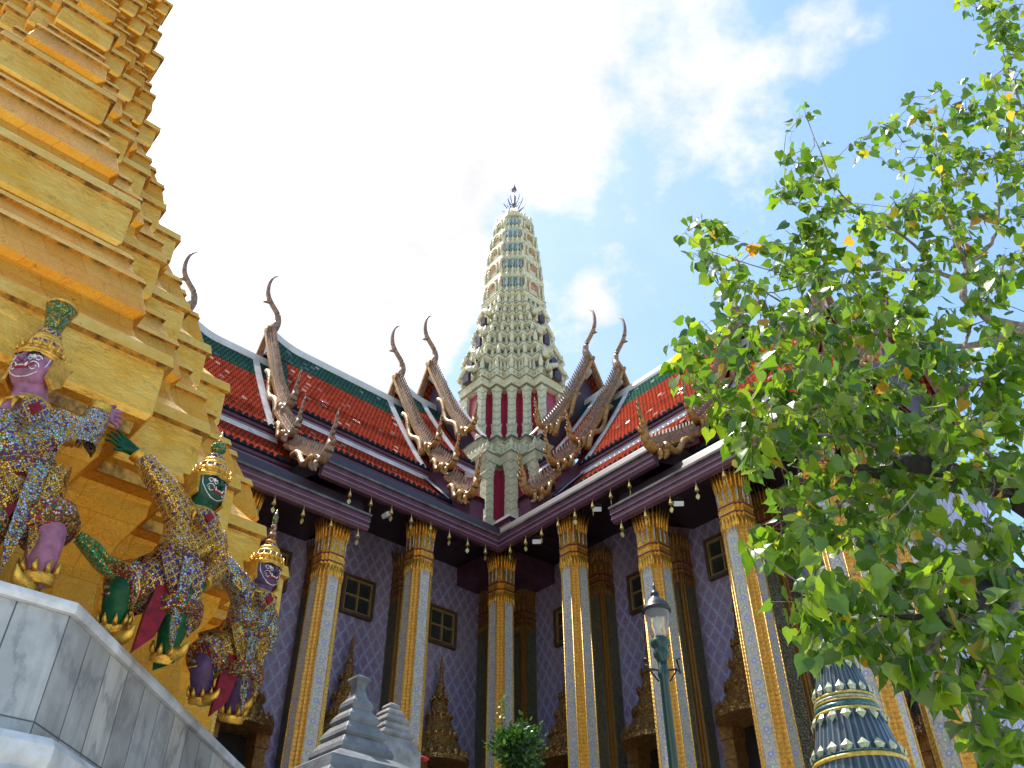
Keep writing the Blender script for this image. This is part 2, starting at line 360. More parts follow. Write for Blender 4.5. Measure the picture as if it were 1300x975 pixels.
def wall_tiles(n, p):
    u = n('ShaderNodeSeparateXYZ'); n.l.new(n.uvs, u.inputs[0])
    wob = n.math('MULTIPLY', n.math('SUBTRACT', n.noise(n.obj, 9, 3), 0.5), 0.10)
    U = n.math('MULTIPLY', n.math('ADD', u.outputs[0], wob), 1/0.29); V = n.math('MULTIPLY', u.outputs[1], 1/0.46)
    P_, Q_ = n.math('ADD', U, V), n.math('SUBTRACT', U, V)
    fp = n.math('ABSOLUTE', n.math('SUBTRACT', n.math('FRACT', P_), 0.5)); fq = n.math('ABSOLUTE', n.math('SUBTRACT', n.math('FRACT', Q_), 0.5))
    edge = n.math('MAXIMUM', fp, fq)                    # 0.5 on the lattice, 0 at a flower's centre
    rad = n.math('SQRT', n.math('ADD', n.math('MULTIPLY', fp, fp), n.math('MULTIPLY', fq, fq)))
    ang = n.math('ARCTAN2', n.math('SUBTRACT', n.math('FRACT', P_), 0.5), n.math('SUBTRACT', n.math('FRACT', Q_), 0.5))
    pet = n.math('MULTIPLY', n.math('COSINE', n.math('MULTIPLY', ang, 4)), 0.05)
    rr = n.math('ADD', rad, pet)
    nz = n.noise(n.obj, 3.0, 4, 0.6)
    lat = n.mix(nz, (0.29, 0.30, 0.44), (0.47, 0.43, 0.52))
    inner = n.mix(nz, (0.11, 0.145, 0.39), (0.21, 0.20, 0.43))
    c = n.mix(n.ramp(edge, [(0.385, 0.0), (0.425, 1.0)]), inner, lat)
    c = n.mix(n.ramp(rr, [(0.235, 1.0), (0.275, 0.0)]), c, (0.36, 0.12, 0.17))
    c = n.mix(n.ramp(rr, [(0.15, 1.0), (0.18, 0.0)]), c, (0.09, 0.07, 0.26))
    c = n.mix(n.ramp(rr, [(0.06, 1.0), (0.09, 0.0)]), c, (0.46, 0.22, 0.18))
    tid = n('ShaderNodeCombineXYZ', i={0: n.math('FLOOR', n.math('MULTIPLY', u.outputs[0], 5)), 1: n.math('FLOOR', n.math('MULTIPLY', u.outputs[1], 5)), 2: 0.0})
    wn_ = n('ShaderNodeTexWhiteNoise', noise_dimensions='2D'); n.l.new(tid.outputs[0], wn_.inputs[0])
    c = n.mix(n.math('MULTIPLY', wn_.outputs[0], 0.32), c, (0.24, 0.20, 0.27))
    c = n.mix(n.ramp(n.noise(n.obj, 0.9, 5, 0.6), [(0.42, 0.0), (0.66, 0.5)]), c, (0.34, 0.27, 0.30))
    fine = n.noise(n.obj, 38, 5, 0.7)
    c = n.mix(n.ramp(fine, [(0.40, 0.45), (0.60, 0.0)]), c, (0.40, 0.36, 0.46))
    bx = n.math('MAXIMUM', n.math('ABSOLUTE', n.math('SUBTRACT', n.math('FRACT', n.math('MULTIPLY', u.outputs[0], 5)), 0.5)),
                n.math('ABSOLUTE', n.math('SUBTRACT', n.math('FRACT', n.math('MULTIPLY', u.outputs[1], 5)), 0.5)))
    c = n.mix(n.ramp(bx, [(0.47, 0.0), (0.49, 0.4)]), c, (0.12, 0.09, 0.16))
    n.l.new(c, p.inputs['Base Color'])
    b = n('ShaderNodeBump', i={'Strength': 0.35, 'Distance': 0.012, 'Height': n.math('SUBTRACT', fine, edge)}); n.l.new(b.outputs[0], p.inputs['Normal'])
mat('wall_tiles', (0.2, 0.2, 0.4), 0.26, 0.0, spec=0.22, build=wall_tiles)

def roof_tiles(c1, c2):
    def bld(n, p):
        br = n('ShaderNodeTexBrick', offset=0.5, i={'Scale': 1.0, 'Mortar Size': 0.016, 'Mortar Smooth': 0.2, 'Bias': 0.0, 'Brick Width': 0.125, 'Row Height': 0.155})
        n.l.new(n.uvs, br.inputs['Vector'])
        br.inputs['Color1'].default_value = (*c1, 1); br.inputs['Color2'].default_value = (*c2, 1); br.inputs['Mortar'].default_value = (c1[0]*0.18, c1[1]*0.3, c1[2]*0.4, 1)
        f = n.noise(n.obj, 1.2, 8, 0.7)
        c = n.mix(n.ramp(f, [(0.35, 0.35), (0.65, 0.0)]), br.outputs['Color'], tuple(x*0.55 for x in c1))
        n.l.new(c, p.inputs['Base Color'])
        u = n('ShaderNodeSeparateXYZ'); n.l.new(n.uvs, u.inputs[0])
        lap = n.math('FRACT', n.math('MULTIPLY', u.outputs[1], 1/0.155))
        h = n.math('ADD', n.math('MULTIPLY', lap, 1.0), n.math('MULTIPLY', br.outputs['Fac'], -0.8))
        row = n.math('FLOOR', n.math('MULTIPLY', u.outputs[1], 1/0.155))
        cx = n('ShaderNodeCombineXYZ', i={0: n.math('FLOOR', n.math('ADD', n.math('MULTIPLY', u.outputs[0], 1/0.125), n.math('MULTIPLY', row, 0.5))), 1: row, 2: 0.0})
        wn = n('ShaderNodeTexWhiteNoise', noise_dimensions='2D'); n.l.new(cx.outputs[0], wn.inputs[0])
        gl = n.ramp(wn.outputs['Value'], [(0.97, 0.0), (0.975, 1.0)])   # some tiles keep their glaze
        n.l.new(n.math('MULTIPLY_ADD', gl, 0.26, 0.0), p.inputs['Specular IOR Level']); n.l.new(n.math('MULTIPLY_ADD', gl, -0.24, 0.36), p.inputs['Roughness'])
        tl = n('ShaderNodeVectorMath', operation='SUBTRACT'); n.l.new(wn.outputs['Color'], tl.inputs[0]); tl.inputs[1].default_value = (.5, .5, .5)
        ts = n('ShaderNodeVectorMath', operation='SCALE'); n.l.new(tl.outputs[0], ts.inputs[0]); ts.inputs['Scale'].default_value = 0.22
        gm = n('ShaderNodeNewGeometry'); ta = n('ShaderNodeVectorMath', operation='ADD'); n.l.new(gm.outputs['Normal'], ta.inputs[0]); n.l.new(ts.outputs[0], ta.inputs[1])
        tn = n('ShaderNodeVectorMath', operation='NORMALIZE'); n.l.new(ta.outputs[0], tn.inputs[0])
        b = n('ShaderNodeBump', i={'Strength': 0.9, 'Distance': 0.02, 'Height': h}); n.l.new(tn.outputs[0], b.inputs['Normal']); n.l.new(b.outputs[0], p.inputs['Normal'])
    return bld
mat('tile_red', (0.4, 0.06, 0.03), 0.36, spec=0.05, build=roof_tiles((0.27, 0.036, 0.018), (0.34, 0.052, 0.026)))
mat('tile_green', (0.04, 0.14, 0.1), 0.36, spec=0.05, build=roof_tiles((0.040, 0.095, 0.070), (0.055, 0.125, 0.09)))
mat('tile_grey', (0.08, 0.08, 0.085), 0.4, spec=0.2, build=roof_tiles((0.075, 0.08, 0.085), (0.11, 0.11, 0.11)))
mat('lacquer_purple', (0.10, 0.042, 0.068), 0.26, spec=0.3, nz=3, bump=0.1)
mat('lacquer_light', (0.24, 0.14, 0.20), 0.34, nz=3)
mat('lacquer_and_shade', (0.028, 0.013, 0.018), 0.45, nz=3)  # soffit lacquer, also the shade painted as strips beside the corner
mat('flashing', (0.55, 0.51, 0.51), 0.5, nz=2.5, var=0.22, bump=0.15)
mat('rim_metal', (0.13, 0.115, 0.105), 0.35, 0.2, nz=3, var=0.4)
mat('plaster', (0.58, 0.55, 0.51), 0.6, nz=2, var=0.12, bump=0.1)
mat('barge', (0.24, 0.135, 0.08), 0.5, 0.05, nz=12, bump=0.4, bscale=40, var=0.4)
mat('horn_gilt', (0.36, 0.17, 0.035), 0.45, 0.2, nz=10, bump=0.6, bscale=35, var=0.4)
mat('horn_old', (0.26, 0.155, 0.095), 0.5, 0.1, nz=10, bump=0.4, bscale=35, var=0.4)

def tower_skin(n, p):
    a, b_, e = mosaic_fac(n, 13)
    c = n.ramp(a, [(0, (0.64, 0.58, 0.36)), (0.25, (0.56, 0.54, 0.34)), (0.5, (0.70, 0.63, 0.42)), (0.76, (0.50, 0.51, 0.34)), (0.86, (0.62, 0.55, 0.33)), (0.965, (0.36, 0.27, 0.22))], 'CONSTANT')
    f = n.noise(n.obj, 2.5, 8, 0.7)
    c = n.mix(n.ramp(f, [(0.38, 0.4), (0.6, 0.0)]), c, (0.42, 0.38, 0.24))
    n.l.new(c, p.inputs['Base Color'])
    bb = n('ShaderNodeBump', i={'Strength': 0.6, 'Distance': 0.03, 'Height': n.math('ADD', e, n.math('MULTIPLY', b_, 0.3))}); n.l.new(bb.outputs[0], p.inputs['Normal'])
mat('tower_skin', (0.55, 0.53, 0.36), 0.5, build=tower_skin)
def pilaster_skin(n, p):
    u = n('ShaderNodeSeparateXYZ'); n.l.new(n.obj, u.inputs[0])
    q = n.math('ADD', u.outputs[0], u.outputs[1])
    z = n.math('ADD', u.outputs[2], n.math('MULTIPLY', n.math('ABSOLUTE', n.math('SUBTRACT', n.math('FRACT', n.math('MULTIPLY', q, 2.7)), 0.5)), 0.35))
    s_ = n.math('ABSOLUTE', n.math('SUBTRACT', n.math('FRACT', n.math('MULTIPLY', z, 3.4)), 0.5))
    a, b_, e = mosaic_fac(n, 16)
    c = n.ramp(a, [(0, (0.62, 0.57, 0.37)), (0.35, (0.54, 0.52, 0.34)), (0.7, (0.66, 0.60, 0.42))], 'CONSTANT')
    c = n.mix(n.ramp(s_, [(0.06, 0.8), (0.11, 0.0)]), c, (0.26, 0.30, 0.20))
    n.l.new(c, p.inputs['Base Color'])
    bb = n('ShaderNodeBump', i={'Strength': 0.5, 'Distance': 0.02, 'Height': b_}); n.l.new(bb.outputs[0], p.inputs['Normal'])
mat('pilaster_skin', (0.5, 0.5, 0.36), 0.45, build=pilaster_skin)
def red_panel(n, p):
    u = n('ShaderNodeSeparateXYZ'); n.l.new(n.obj, u.inputs[0])
    q = n.math('ABSOLUTE', n.math('SUBTRACT', n.math('FRACT', n.math('MULTIPLY', n.math('ADD', u.outputs[0], n.math('MULTIPLY', u.outputs[1], -1)), 3.0)), 0.5))
    s_ = n.math('FRACT', n.math('MULTIPLY', n.math('ADD', u.outputs[2], q), 7.0))
    c = n.mix(n.ramp(s_, [(0.45, 0.0), (0.55, 1.0)]), (0.42, 0.035, 0.075), (0.30, 0.02, 0.05))
    n.l.new(c, p.inputs['Base Color'])
mat('red_panel', (0.4, 0.03, 0.07), 0.35, build=red_panel)
mat('tower_teal', (0.30, 0.38, 0.34), 0.3, nz=8, var=0.3)
mat('tower_rust', (0.52, 0.30, 0.19), 0.5, nz=8, var=0.3)
mat('tower_line', (0.10, 0.12, 0.09), 0.5, nz=8)
mat('niche_purple', (0.055, 0.035, 0.06), 0.5, nz=5)
mat('spire_metal', (0.14, 0.12, 0.15), 0.4, 0.6)
mat('window_wood', (0.10, 0.055, 0.03), 0.5, nz=8, var=0.3)
mat('window_gilt', (0.36, 0.25, 0.11), 0.4, 0.3)
mat('window_glass', (0.035, 0.04, 0.035), 0.06, 0.0, spec=0.8)
mat('door_dark', (0.012, 0.009, 0.008), 0.6)

def marble(n, p):
    vv = n('ShaderNodeVectorMath', operation='MULTIPLY'); n.l.new(n.obj, vv.inputs[0]); vv.inputs[1].default_value = (1, 1, 0.45)
    wv = n('ShaderNodeTexWave', wave_type='BANDS', bands_direction='DIAGONAL', i={'Scale': 2.6, 'Distortion': 9.0, 'Detail': 6.0, 'Detail Scale': 1.6, 'Detail Roughness': 0.65}); n.l.new(vv.outputs[0], wv.inputs['Vector'])
    br = n('ShaderNodeSeparateXYZ'); n.l.new(n.uvs, br.inputs[0])
    cell = n('ShaderNodeTexWhiteNoise', noise_dimensions='2D')
    cu = n.math('FLOOR', br.outputs[0]); cv = n.math('FLOOR', br.outputs[1])
    cx = n('ShaderNodeCombineXYZ', i={0: cu, 1: cv, 2: 0.0}); n.l.new(cx.outputs[0], cell.inputs[0])
    base = n.ramp(cell.outputs[0], [(0.0, (0.27, 0.26, 0.25)), (0.35, (0.36, 0.35, 0.335)), (0.7, (0.47, 0.445, 0.42)), (1.0, (0.60, 0.555, 0.50))])
    c = n.mix(n.ramp(wv.outputs[0], [(0.0, 0.65), (0.25, 0.12), (0.8, 0.0)]), base, (0.17, 0.17, 0.18))
    c = n.mix(n.ramp(n.noise(n.obj, 2.4, 7, 0.65), [(0.45, 0.0), (0.7, 0.55)]), c, (0.58, 0.57, 0.55))
    fu = n.math('ABSOLUTE', n.math('SUBTRACT', n.math('FRACT', br.outputs[0]), 0.5)); fv = n.math('ABSOLUTE', n.math('SUBTRACT', n.math('FRACT', br.outputs[1]), 0.5))
    j = n.math('MAXIMUM', n.ramp(fu, [(0.480, 0.0), (0.490, 1.0)]), n.ramp(fv, [(0.491, 0.0), (0.496, 1.0)]))
    dv = n('ShaderNodeVectorMath', operation='MULTIPLY'); n.l.new(n.obj, dv.inputs[0]); dv.inputs[1].default_value = (9, 9, 0.7)
    c = n.mix(n.ramp(n.noise(dv.outputs[0], 1.0, 5, 0.6), [(0.50, 0.0), (0.68, 0.45)]), c, (0.19, 0.17, 0.145))
    c = n.mix(n.math('MULTIPLY', j, 0.9), c, (0.05, 0.045, 0.04))
    n.l.new(c, p.inputs['Base Color'])
    b = n('ShaderNodeBump', i={'Strength': 0.4, 'Distance': 0.01, 'Height': n.math('SUBTRACT', 1.0, j)}); n.l.new(b.outputs[0], p.inputs['Normal'])
mat('marble_slabs', (0.35, 0.35, 0.36), 0.32, build=marble)
mat('marble_white', (0.60, 0.585, 0.57), 0.4, nz=4, var=0.25, bump=0.15, bscale=12)
mat('stone_grey', (0.145, 0.15, 0.16), 0.55, nz=5, var=0.3, bump=0.25, bscale=40)
mat('stone_pale', (0.27, 0.26, 0.25), 0.55, nz=6, var=0.3, bump=0.25, bscale=40)
mat('paving', (0.44, 0.42, 0.38), 0.8, nz=0.8, bump=0.2, bscale=10)
mat('lamp_green', (0.010, 0.052, 0.044), 0.3, nz=20, spec=0.6)
mat('lamp_black', (0.02, 0.02, 0.022), 0.35)
mat('bulb', (0.75, 0.70, 0.55), 0.4)
g = bpy.data.materials.new('lantern_glass'); g.use_nodes = True; M['lantern_glass'] = g
p_ = g.node_tree.nodes['Principled BSDF']; p_.inputs['Base Color'].default_value = (0.95, 0.95, 0.92, 1); p_.inputs['Roughness'].default_value = 0.08
p_.inputs['Transmission Weight'].default_value = 0.9; p_.inputs['IOR'].default_value = 1.15
mat('bell_gilt', (0.70, 0.50, 0.16), 0.3, 0.6)
mat('bell_leaf', (0.52, 0.46, 0.18), 0.35, 0.3)
mat('floodlight', (0.62, 0.62, 0.60), 0.4)
def blue_tiles(n, p):
    u = n('ShaderNodeSeparateXYZ'); n.l.new(n.uvs, u.inputs[0])
    s_ = n.math('ABSOLUTE', n.math('SUBTRACT', n.math('FRACT', n.math('MULTIPLY', u.outputs[0], 26)), 0.5))
    c = n.mix(n.ramp(s_, [(0.30, 0.0), (0.46, 1.0)]), (0.030, 0.055, 0.085), (0.16, 0.18, 0.19))
    n.l.new(c, p.inputs['Base Color'])
    b = n('ShaderNodeBump', i={'Strength': 0.9, 'Distance': 0.02, 'Height': s_}); n.l.new(b.outputs[0], p.inputs['Normal'])
mat('blue_tiles', (0.03, 0.06, 0.09), 0.3, build=blue_tiles)
mat('yellow_glaze', (0.62, 0.44, 0.07), 0.3, nz=25, var=0.3, bump=0.3)
mat('petal_glaze', (0.42, 0.46, 0.30), 0.35, nz=25, var=0.35)
mat('teal_glaze', (0.05, 0.17, 0.20), 0.3, nz=40, var=0.6)
def bark(n, p):
    c = n.mix(n.ramp(n.noise(n.obj, 14, 8, 0.7), [(0.35, 0.0), (0.65, 1.0)]), (0.10, 0.08, 0.065), (0.34, 0.27, 0.21))
    n.l.new(c, p.inputs['Base Color'])
mat('bark', (0.1, 0.08, 0.06), 0.85, bump=0.9, bscale=30, build=bark)
mat('bark_dark', (0.032, 0.026, 0.022), 0.9, nz=12, var=0.5, bump=0.9, bscale=24)

def leaf_mat(name, pal, trans=0.5, rough=0.32):
    m = bpy.data.materials.new(name); m.use_nodes = True; n = NT(m.node_tree); n.n.clear()
    at_ = n('ShaderNodeAttribute', attribute_name='tint'); s_ = n('ShaderNodeSeparateColor'); n.l.new(at_.outputs['Color'], s_.inputs[0])
    c = n.ramp(s_.outputs[0], pal)
    t = n('ShaderNodeTexCoord')
    c = n.mix(n.math('MULTIPLY', n.noise(t.outputs['Object'], 30, 3), 0.5), c, tuple(0.6*x for x in pal[1][1]))
    p = n('ShaderNodeBsdfPrincipled', i={'Base Color': c, 'Roughness': rough}); p.inputs['Specular IOR Level'].default_value = 0.65
    tr = n('ShaderNodeBsdfTranslucent', i={'Color': n.mix(1.0, c, (2.3, 2.3, 0.7), 'MULTIPLY')})
    mx = n('ShaderNodeMixShader', i={0: trans, 1: p.outputs[0], 2: tr.outputs[0]})
    n.l.new(mx.outputs[0], n('ShaderNodeOutputMaterial').inputs[0]); M[name] = m
leaf_mat('leaf', [(0.0, (0.032, 0.088, 0.014)), (0.45, (0.095, 0.18, 0.02)), (0.90, (0.25, 0.33, 0.035)), (0.955, (0.42, 0.36, 0.03)), (1.0, (0.50, 0.22, 0.03))], 0.48, 0.24)
leaf_mat('shrub_leaf', [(0.0, (0.012, 0.05, 0.010)), (0.5, (0.03, 0.09, 0.014)), (1.0, (0.13, 0.20, 0.035))], 0.3)
for nm, c_ in (('skin_pink', (0.30, 0.12, 0.20)), ('skin_green', (0.006, 0.075, 0.025)), ('skin_purple', (0.10, 0.05, 0.12)), ('face_green', (0.022, 0.07, 0.045)),
               ('paint_white', (0.75, 0.72, 0.70)), ('paint_red', (0.40, 0.02, 0.03)), ('paint_black', (0.015, 0.012, 0.015)), ('cloth_red', (0.20, 0.008, 0.014))):
    mat(nm, c_, 0.34, nz=14, var=0.3, spec=0.22, bump=0.12, bscale=30)

# ------------------------------------------------------------------ ground
m_ = MB(); m_.box((-600, -600, -0.5), (600, 900, 0.0)); tag(m_.build('ground', M['paving']), kind='structure')

# ================================================================== the temple
TZ = Vector((CEN.x, CEN.y, 0))
temple = empty('temple', TZ, TEMPLE_ROT,
               'tiled temple hall with red roofs, gilded columns and a tall cream stepped tower', 'temple')
def T(side, s, t, z):
    """point of a wing: s along the wing from the crossing, t out towards the courtyard"""
    return Vector((s, -t, z)) if side == 'R' else Vector((t, -s, z))

WALL, CL = 2.2, 4.2                                  # wall plane and column line
for side in 'LR':
    m_ = MB()
    def wq(s0, s1, z0, z1): m_.quad(T(side, s0, WALL, z0), T(side, s1, WALL, z0), T(side, s1, WALL, z1), T(side, s0, WALL, z1), 0,
                                    [(s0, z0), (s1, z0), (s1, z1), (s0, z1)])
    wq(WALL, 13.6, 1.2, 13.1)
    m_.quad(T(side, 13.6, WALL, 1.2), T(side, 13.6, -2.2, 1.2), T(side, 13.6, -2.2, 12.7), T(side, 13.6, WALL, 12.7), 0, [(0, 1.2), (4.4, 1.2), (4.4, 12.7), (0, 12.7)])
    m_.build('wall', M['wall_tiles'], temple)
    # dark strip beside the corner: the recess's deep shade put into the colour
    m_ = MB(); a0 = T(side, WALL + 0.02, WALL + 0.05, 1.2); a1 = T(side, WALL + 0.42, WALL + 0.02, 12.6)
    m_.box([min(a0[i], a1[i]) for i in range(3)], [max(a0[i], a1[i]) for i in range(3)]); m_.build('corner_shade_strip', M['lacquer_and_shade'], temple)
m_ = MB(); m_.box((-9, -14.5, 0.0), (5.4, 9, 1.2)); m_.box((5.4, -5.4, 0.0), (14.8, 9, 1.195)); m_.build('platform', M['marble_white'], temple)

def column(side, s, t, zcap, h, e, faces, corner, name, capmat, zring=None):
    base = T(side, s, t, 0); c = (base.x, base.y)
    zs = zcap - 1.2
    m_ = MB()
    for z0, z1, k0, k1 in ((1.2, 1.8, 1.35, 1.35), (1.8, zs, 1.06, 1.0)):
        A0, A1 = redent(h*k0, e*k0, 2), redent(h*k1, e*k1, 2)
        n = len(A0)
        for i in range(n):
            j = (i + 1) % n
            L = math.dist(A0[i], A0[j]); pale = L > h*0.75
            m_.quad(*[Vector((x + c[0], y + c[1], z)) for (x, y), z in ((A0[i], z0), (A0[j], z0), (A1[j], z1), (A1[i], z1))], 0 if pale else 1,
                    [(0, z0), (0.256, z0), (0.256, z1), (0, z1)])
    for sx in (-1, 1):                                # gilded edge bead each side of every pale face
        for k in range(4):
            cc_, ss_ = round(math.cos(k*PI/2)), round(math.sin(k*PI/2))
            def rot(x, y): return x*cc_ - y*ss_ + c[0], x*ss_ + y*cc_ + c[1]
            x0, y0 = rot((h + 0.012)*1.05, sx*e*0.96); x1, y1 = rot(h + 0.012, sx*e*0.92)
            m_.tube([(x0, y0, 1.85), (x1, y1, zs)], [0.016, 0.014], 6, 1)
    col = m_.build(name, [M[faces], M[corner]], temple)
    m_ = MB()                                         # capital: collars, then tall petals flaring into a spiked crown
    k = h / 0.26
    prof = [(1.02, 0.0), (1.05, 0.03), (1.05, 0.10), (1.03, 0.13), (1.04, 0.24), (1.10, 0.27), (1.10, 0.31), (1.03, 0.33), (1.04, 0.42), (1.11, 0.45), (1.11, 0.49), (1.03, 0.51), (1.02, 0.62), (1.03, 0.9), (1.08, 1.1), (1.06, 1.2)]
    mis = [0, 0, 0, 0, 0, 1, 0, 0, 0, 1, 0, 0, 0, 0, 0]
    m_.loft([(h*a, e*a*1.05, zs + b) for a, b in prof], 2, 0, c, mis)
    for i in range(26):                               # crown of spikes
        an = 2*PI*i/26; dx, dy = math.cos(an), math.sin(an)
        q = min((h*1.0)/max(abs(dx), abs(dy)), h*1.14)*1.16
        m_.tube([(c[0] + dx*q*0.90, c[1] + dy*q*0.90, zs + 0.86), (c[0] + dx*q*1.0, c[1] + dy*q*1.0, zs + 1.12), (c[0] + dx*(q*1.24), c[1] + dy*(q*1.24), zs + 1.32 + 0.08*random.random())],
                [0.022, 0.024, 0.003], 5, 0, True)
        if i % 2: m_.tube([(c[0] + dx*q*0.88, c[1] + dy*q*0.88, zs + 0.54), (c[0] + dx*q*0.90, c[1] + dy*q*0.90, zs + 0.78), (c[0] + dx*q*0.92, c[1] + dy*q*0.92, zs + 1.02)], [0.018, 0.020, 0.004], 5, 2)
        m_.tube([(c[0] + dx*q*0.90, c[1] + dy*q*0.90, zs + 0.22), (c[0] + dx*q*0.92, c[1] + dy*q*0.92, zs + 0.08), (c[0] + dx*q*0.91, c[1] + dy*q*0.91, zs - 0.12)], [0.020, 0.020, 0.002], 4, 0)
    m_.build('capital', [M[capmat], M['paint_dark_red'], M['mosaic_white'] if capmat == 'gilt' else M[capmat]], col)
mat('paint_dark_red', (0.16, 0.02, 0.025), 0.4)
MAIN = [6.6 - 0.02, ]
column('R', CL, CL, 12.10, 0.26, 0.150, 'column_face', 'gilt_beads', 'column', 'gilt')
for side in 'LR':
    column(side, 6.72, CL, 12.10, 0.26, 0.150, 'column_face', 'gilt_beads', 'column', 'gilt')
    for s in (9.03, 11.14, 13.05): column(side, s, CL, 11.18, 0.27, 0.155, 'column_face', 'gilt_beads', 'column', 'gilt')
    column(side, 13.62, CL - 0.75, 11.18, 0.27, 0.155, 'column_face', 'gilt_beads', 'column', 'gilt')
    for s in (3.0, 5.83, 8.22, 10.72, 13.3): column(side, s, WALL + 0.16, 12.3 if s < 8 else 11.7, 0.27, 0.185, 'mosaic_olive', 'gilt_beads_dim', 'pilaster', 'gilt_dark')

# windows high in the walls and spired canopies over the lower openings
def window(side, s0, s1, z0, z1):
    m_ = MB()
    def bx(mb, sa, sb, za, zb, ta, tb, mi=0):
        a, b = T(side, sa, ta, za), T(side, sb, tb, zb)
        mb.box([min(a[i], b[i]) for i in range(3)], [max(a[i], b[i]) for i in range(3)], mi)
    f = 0.065
    for a_, b_, c_, d_ in ((s0-f, s1+f, z1, z1+f), (s0-f, s1+f, z0-f, z0), (s0-f, s0, z0, z1), (s1, s1+f, z0, z1)): bx(m_, a_, b_, c_, d_, WALL + 0.003, WALL + 0.12)
    fr = m_.build('window', M['window_wood'], temple)
    m_ = MB(); g_ = 0.045; sm, zm = (s0+s1)/2, (z0+z1)/2
    for a_, b_, c_, d_ in ((s0, s1, z1-g_, z1), (s0, s1, z0, z0+g_), (s0, s0+g_, z0+g_, z1-g_), (s1-g_, s1, z0+g_, z1-g_), (sm-0.02, sm+0.02, z0+g_, z1-g_), (s0+g_, sm-0.02, zm-0.02, zm+0.02), (sm+0.02, s1-g_, zm-0.02, zm+0.02)):
        bx(m_, a_, b_, c_, d_, WALL + 0.01, WALL + 0.08)
    m_.build('glazing_bar', M['window_gilt'], fr)
    m_ = MB(); bx(m_, s0, s1, z0, z1, WALL + 0.006, WALL + 0.03); m_.build('pane', M['window_glass'], fr)
for side in 'LR':
    for s in (4.52, 7.08, 9.42): window(side, s - 0.39, s + 0.39, 10.48, 11.33)

def canopy(side, s, zt, tmid=WALL + 0.35):
    b = T(side, s, WALL, 0); root_c = T(side, s, WALL + 0.28, 0)
    m_ = MB()
    def bx(sa, sb, za, zb, ta, tb, mi=0):
        a, b_ = T(side, sa, ta, za), T(side, sb, tb, zb)
        m_.box([min(a[i], b_[i]) for i in range(3)], [max(a[i], b_[i]) for i in range(3)], mi)
    z0 = zt - 2.55
    for sg in (-1, 1):
        bx(s + sg*0.55 - 0.12, s + sg*0.55 + 0.12, 1.2, z0 - 0.25, WALL + 0.003, WALL + 0.42)
        bx(s + sg*0.55 - 0.15, s + sg*0.55 + 0.15, z0 - 0.25, z0, WALL + 0.003, WALL + 0.46, 0)
        bx(s + sg*0.55 - 0.14, s + sg*0.55 + 0.14, z0 - 0.62, z0 - 0.52, WALL + 0.0035, WALL + 0.44, 0)
    d = m_.build('doorway', M['gilt_dark'], temple)
    m_ = MB(); bx(s - 0.43, s + 0.43, 1.2, z0, WALL + 0.004, WALL + 0.05); m_.build('opening', M['door_dark'], d)
    m_ = MB()                                       # concave tiers rising to a needle
    zz_ = z0; r_ = 0.74; prof = [(r_, zz_)]
    for hh, r1 in ((0.10, 0.90), (0.12, 0.74), (0.34, 0.52), (0.05, 0.58), (0.06, 0.50), (0.33, 0.33), (0.05, 0.38), (0.06, 0.30), (0.26, 0.21), (0.05, 0.25), (0.05, 0.18), (0.30, 0.11), (0.04, 0.14), (0.04, 0.09), (0.34, 0.045), (0.03, 0.07), (0.30, 0.02), (0.15, 0.005)):
        zz_ += hh; prof.append((r1*.82, zz_))
    for rr_, hh_, cnt in ((.90, .12, 22), (.58, .60, 16), (.38, 1.08, 12), (.25, 1.5, 9)):
        for i in range(cnt):
            an = 2*PI*i/cnt; bud(m_, root_c.x + math.cos(an)*rr_*.76, root_c.y + math.sin(an)*rr_*.76, z0 + hh_ - .02, .07*(.5 + rr_*.5), .24*(.5 + rr_*.5), 0, 5)
    m_.lathe(prof, 16, root_c, 0, False); m_.build('spire_canopy', M['mosaic_brown'], d)
for side in 'LR':
    for s, z in ((4.62, 10.0), (7.2, 9.85), (9.62, 9.75), (12.2, 8.7)): canopy(side, s, z)

# ---------------------------------------------------------------- roofs
def slope(mb, side, prof, s_in, s_out, mis, vs=0.0, nseg=1, zf=None):
    """tiled surface along the wing; prof = [(t, z)...] from the ridge outwards; s_in/s_out functions of t"""
    v = vs
    for k in range(len(prof) - 1):
        (t0, z0), (t1, z1) = prof[k], prof[k + 1]; dv = math.hypot(t1 - t0, z1 - z0)
        for i in range(nseg):
            f0, f1 = i/nseg, (i+1)/nseg
            def pt(t, z, f): s = s_in(t) + (s_out(t) - s_in(t))*f; return T(side, s, t, z + (zf(s, t) if zf else 0)), s
            A, sa = pt(t0, z0, f0); B, sb = pt(t0, z0, f1); C_, sc = pt(t1, z1, f1); D_, sd = pt(t1, z1, f0)
            mb.quad(A, B, C_, D_, mis[k], [(sa, v), (sb, v), (sc, v + dv), (sd, v + dv)])
        v += dv
def strip(mb, side, pts, s0, s1, mi=0):
    """moulding: closed (t, z) section swept along the wing, s0/s1 are functions of t"""
    n = len(pts)
    A = [T(side, s0(t), t, z) for t, z in pts]; B = [T(side, s1(t), t, z) for t, z in pts]
    mb.add(A + B, [tuple(range(n)), tuple(range(n, 2*n))[::-1]] + [(i, (i+1) % n, n+(i+1) % n, n+i) for i in range(n)], mi)

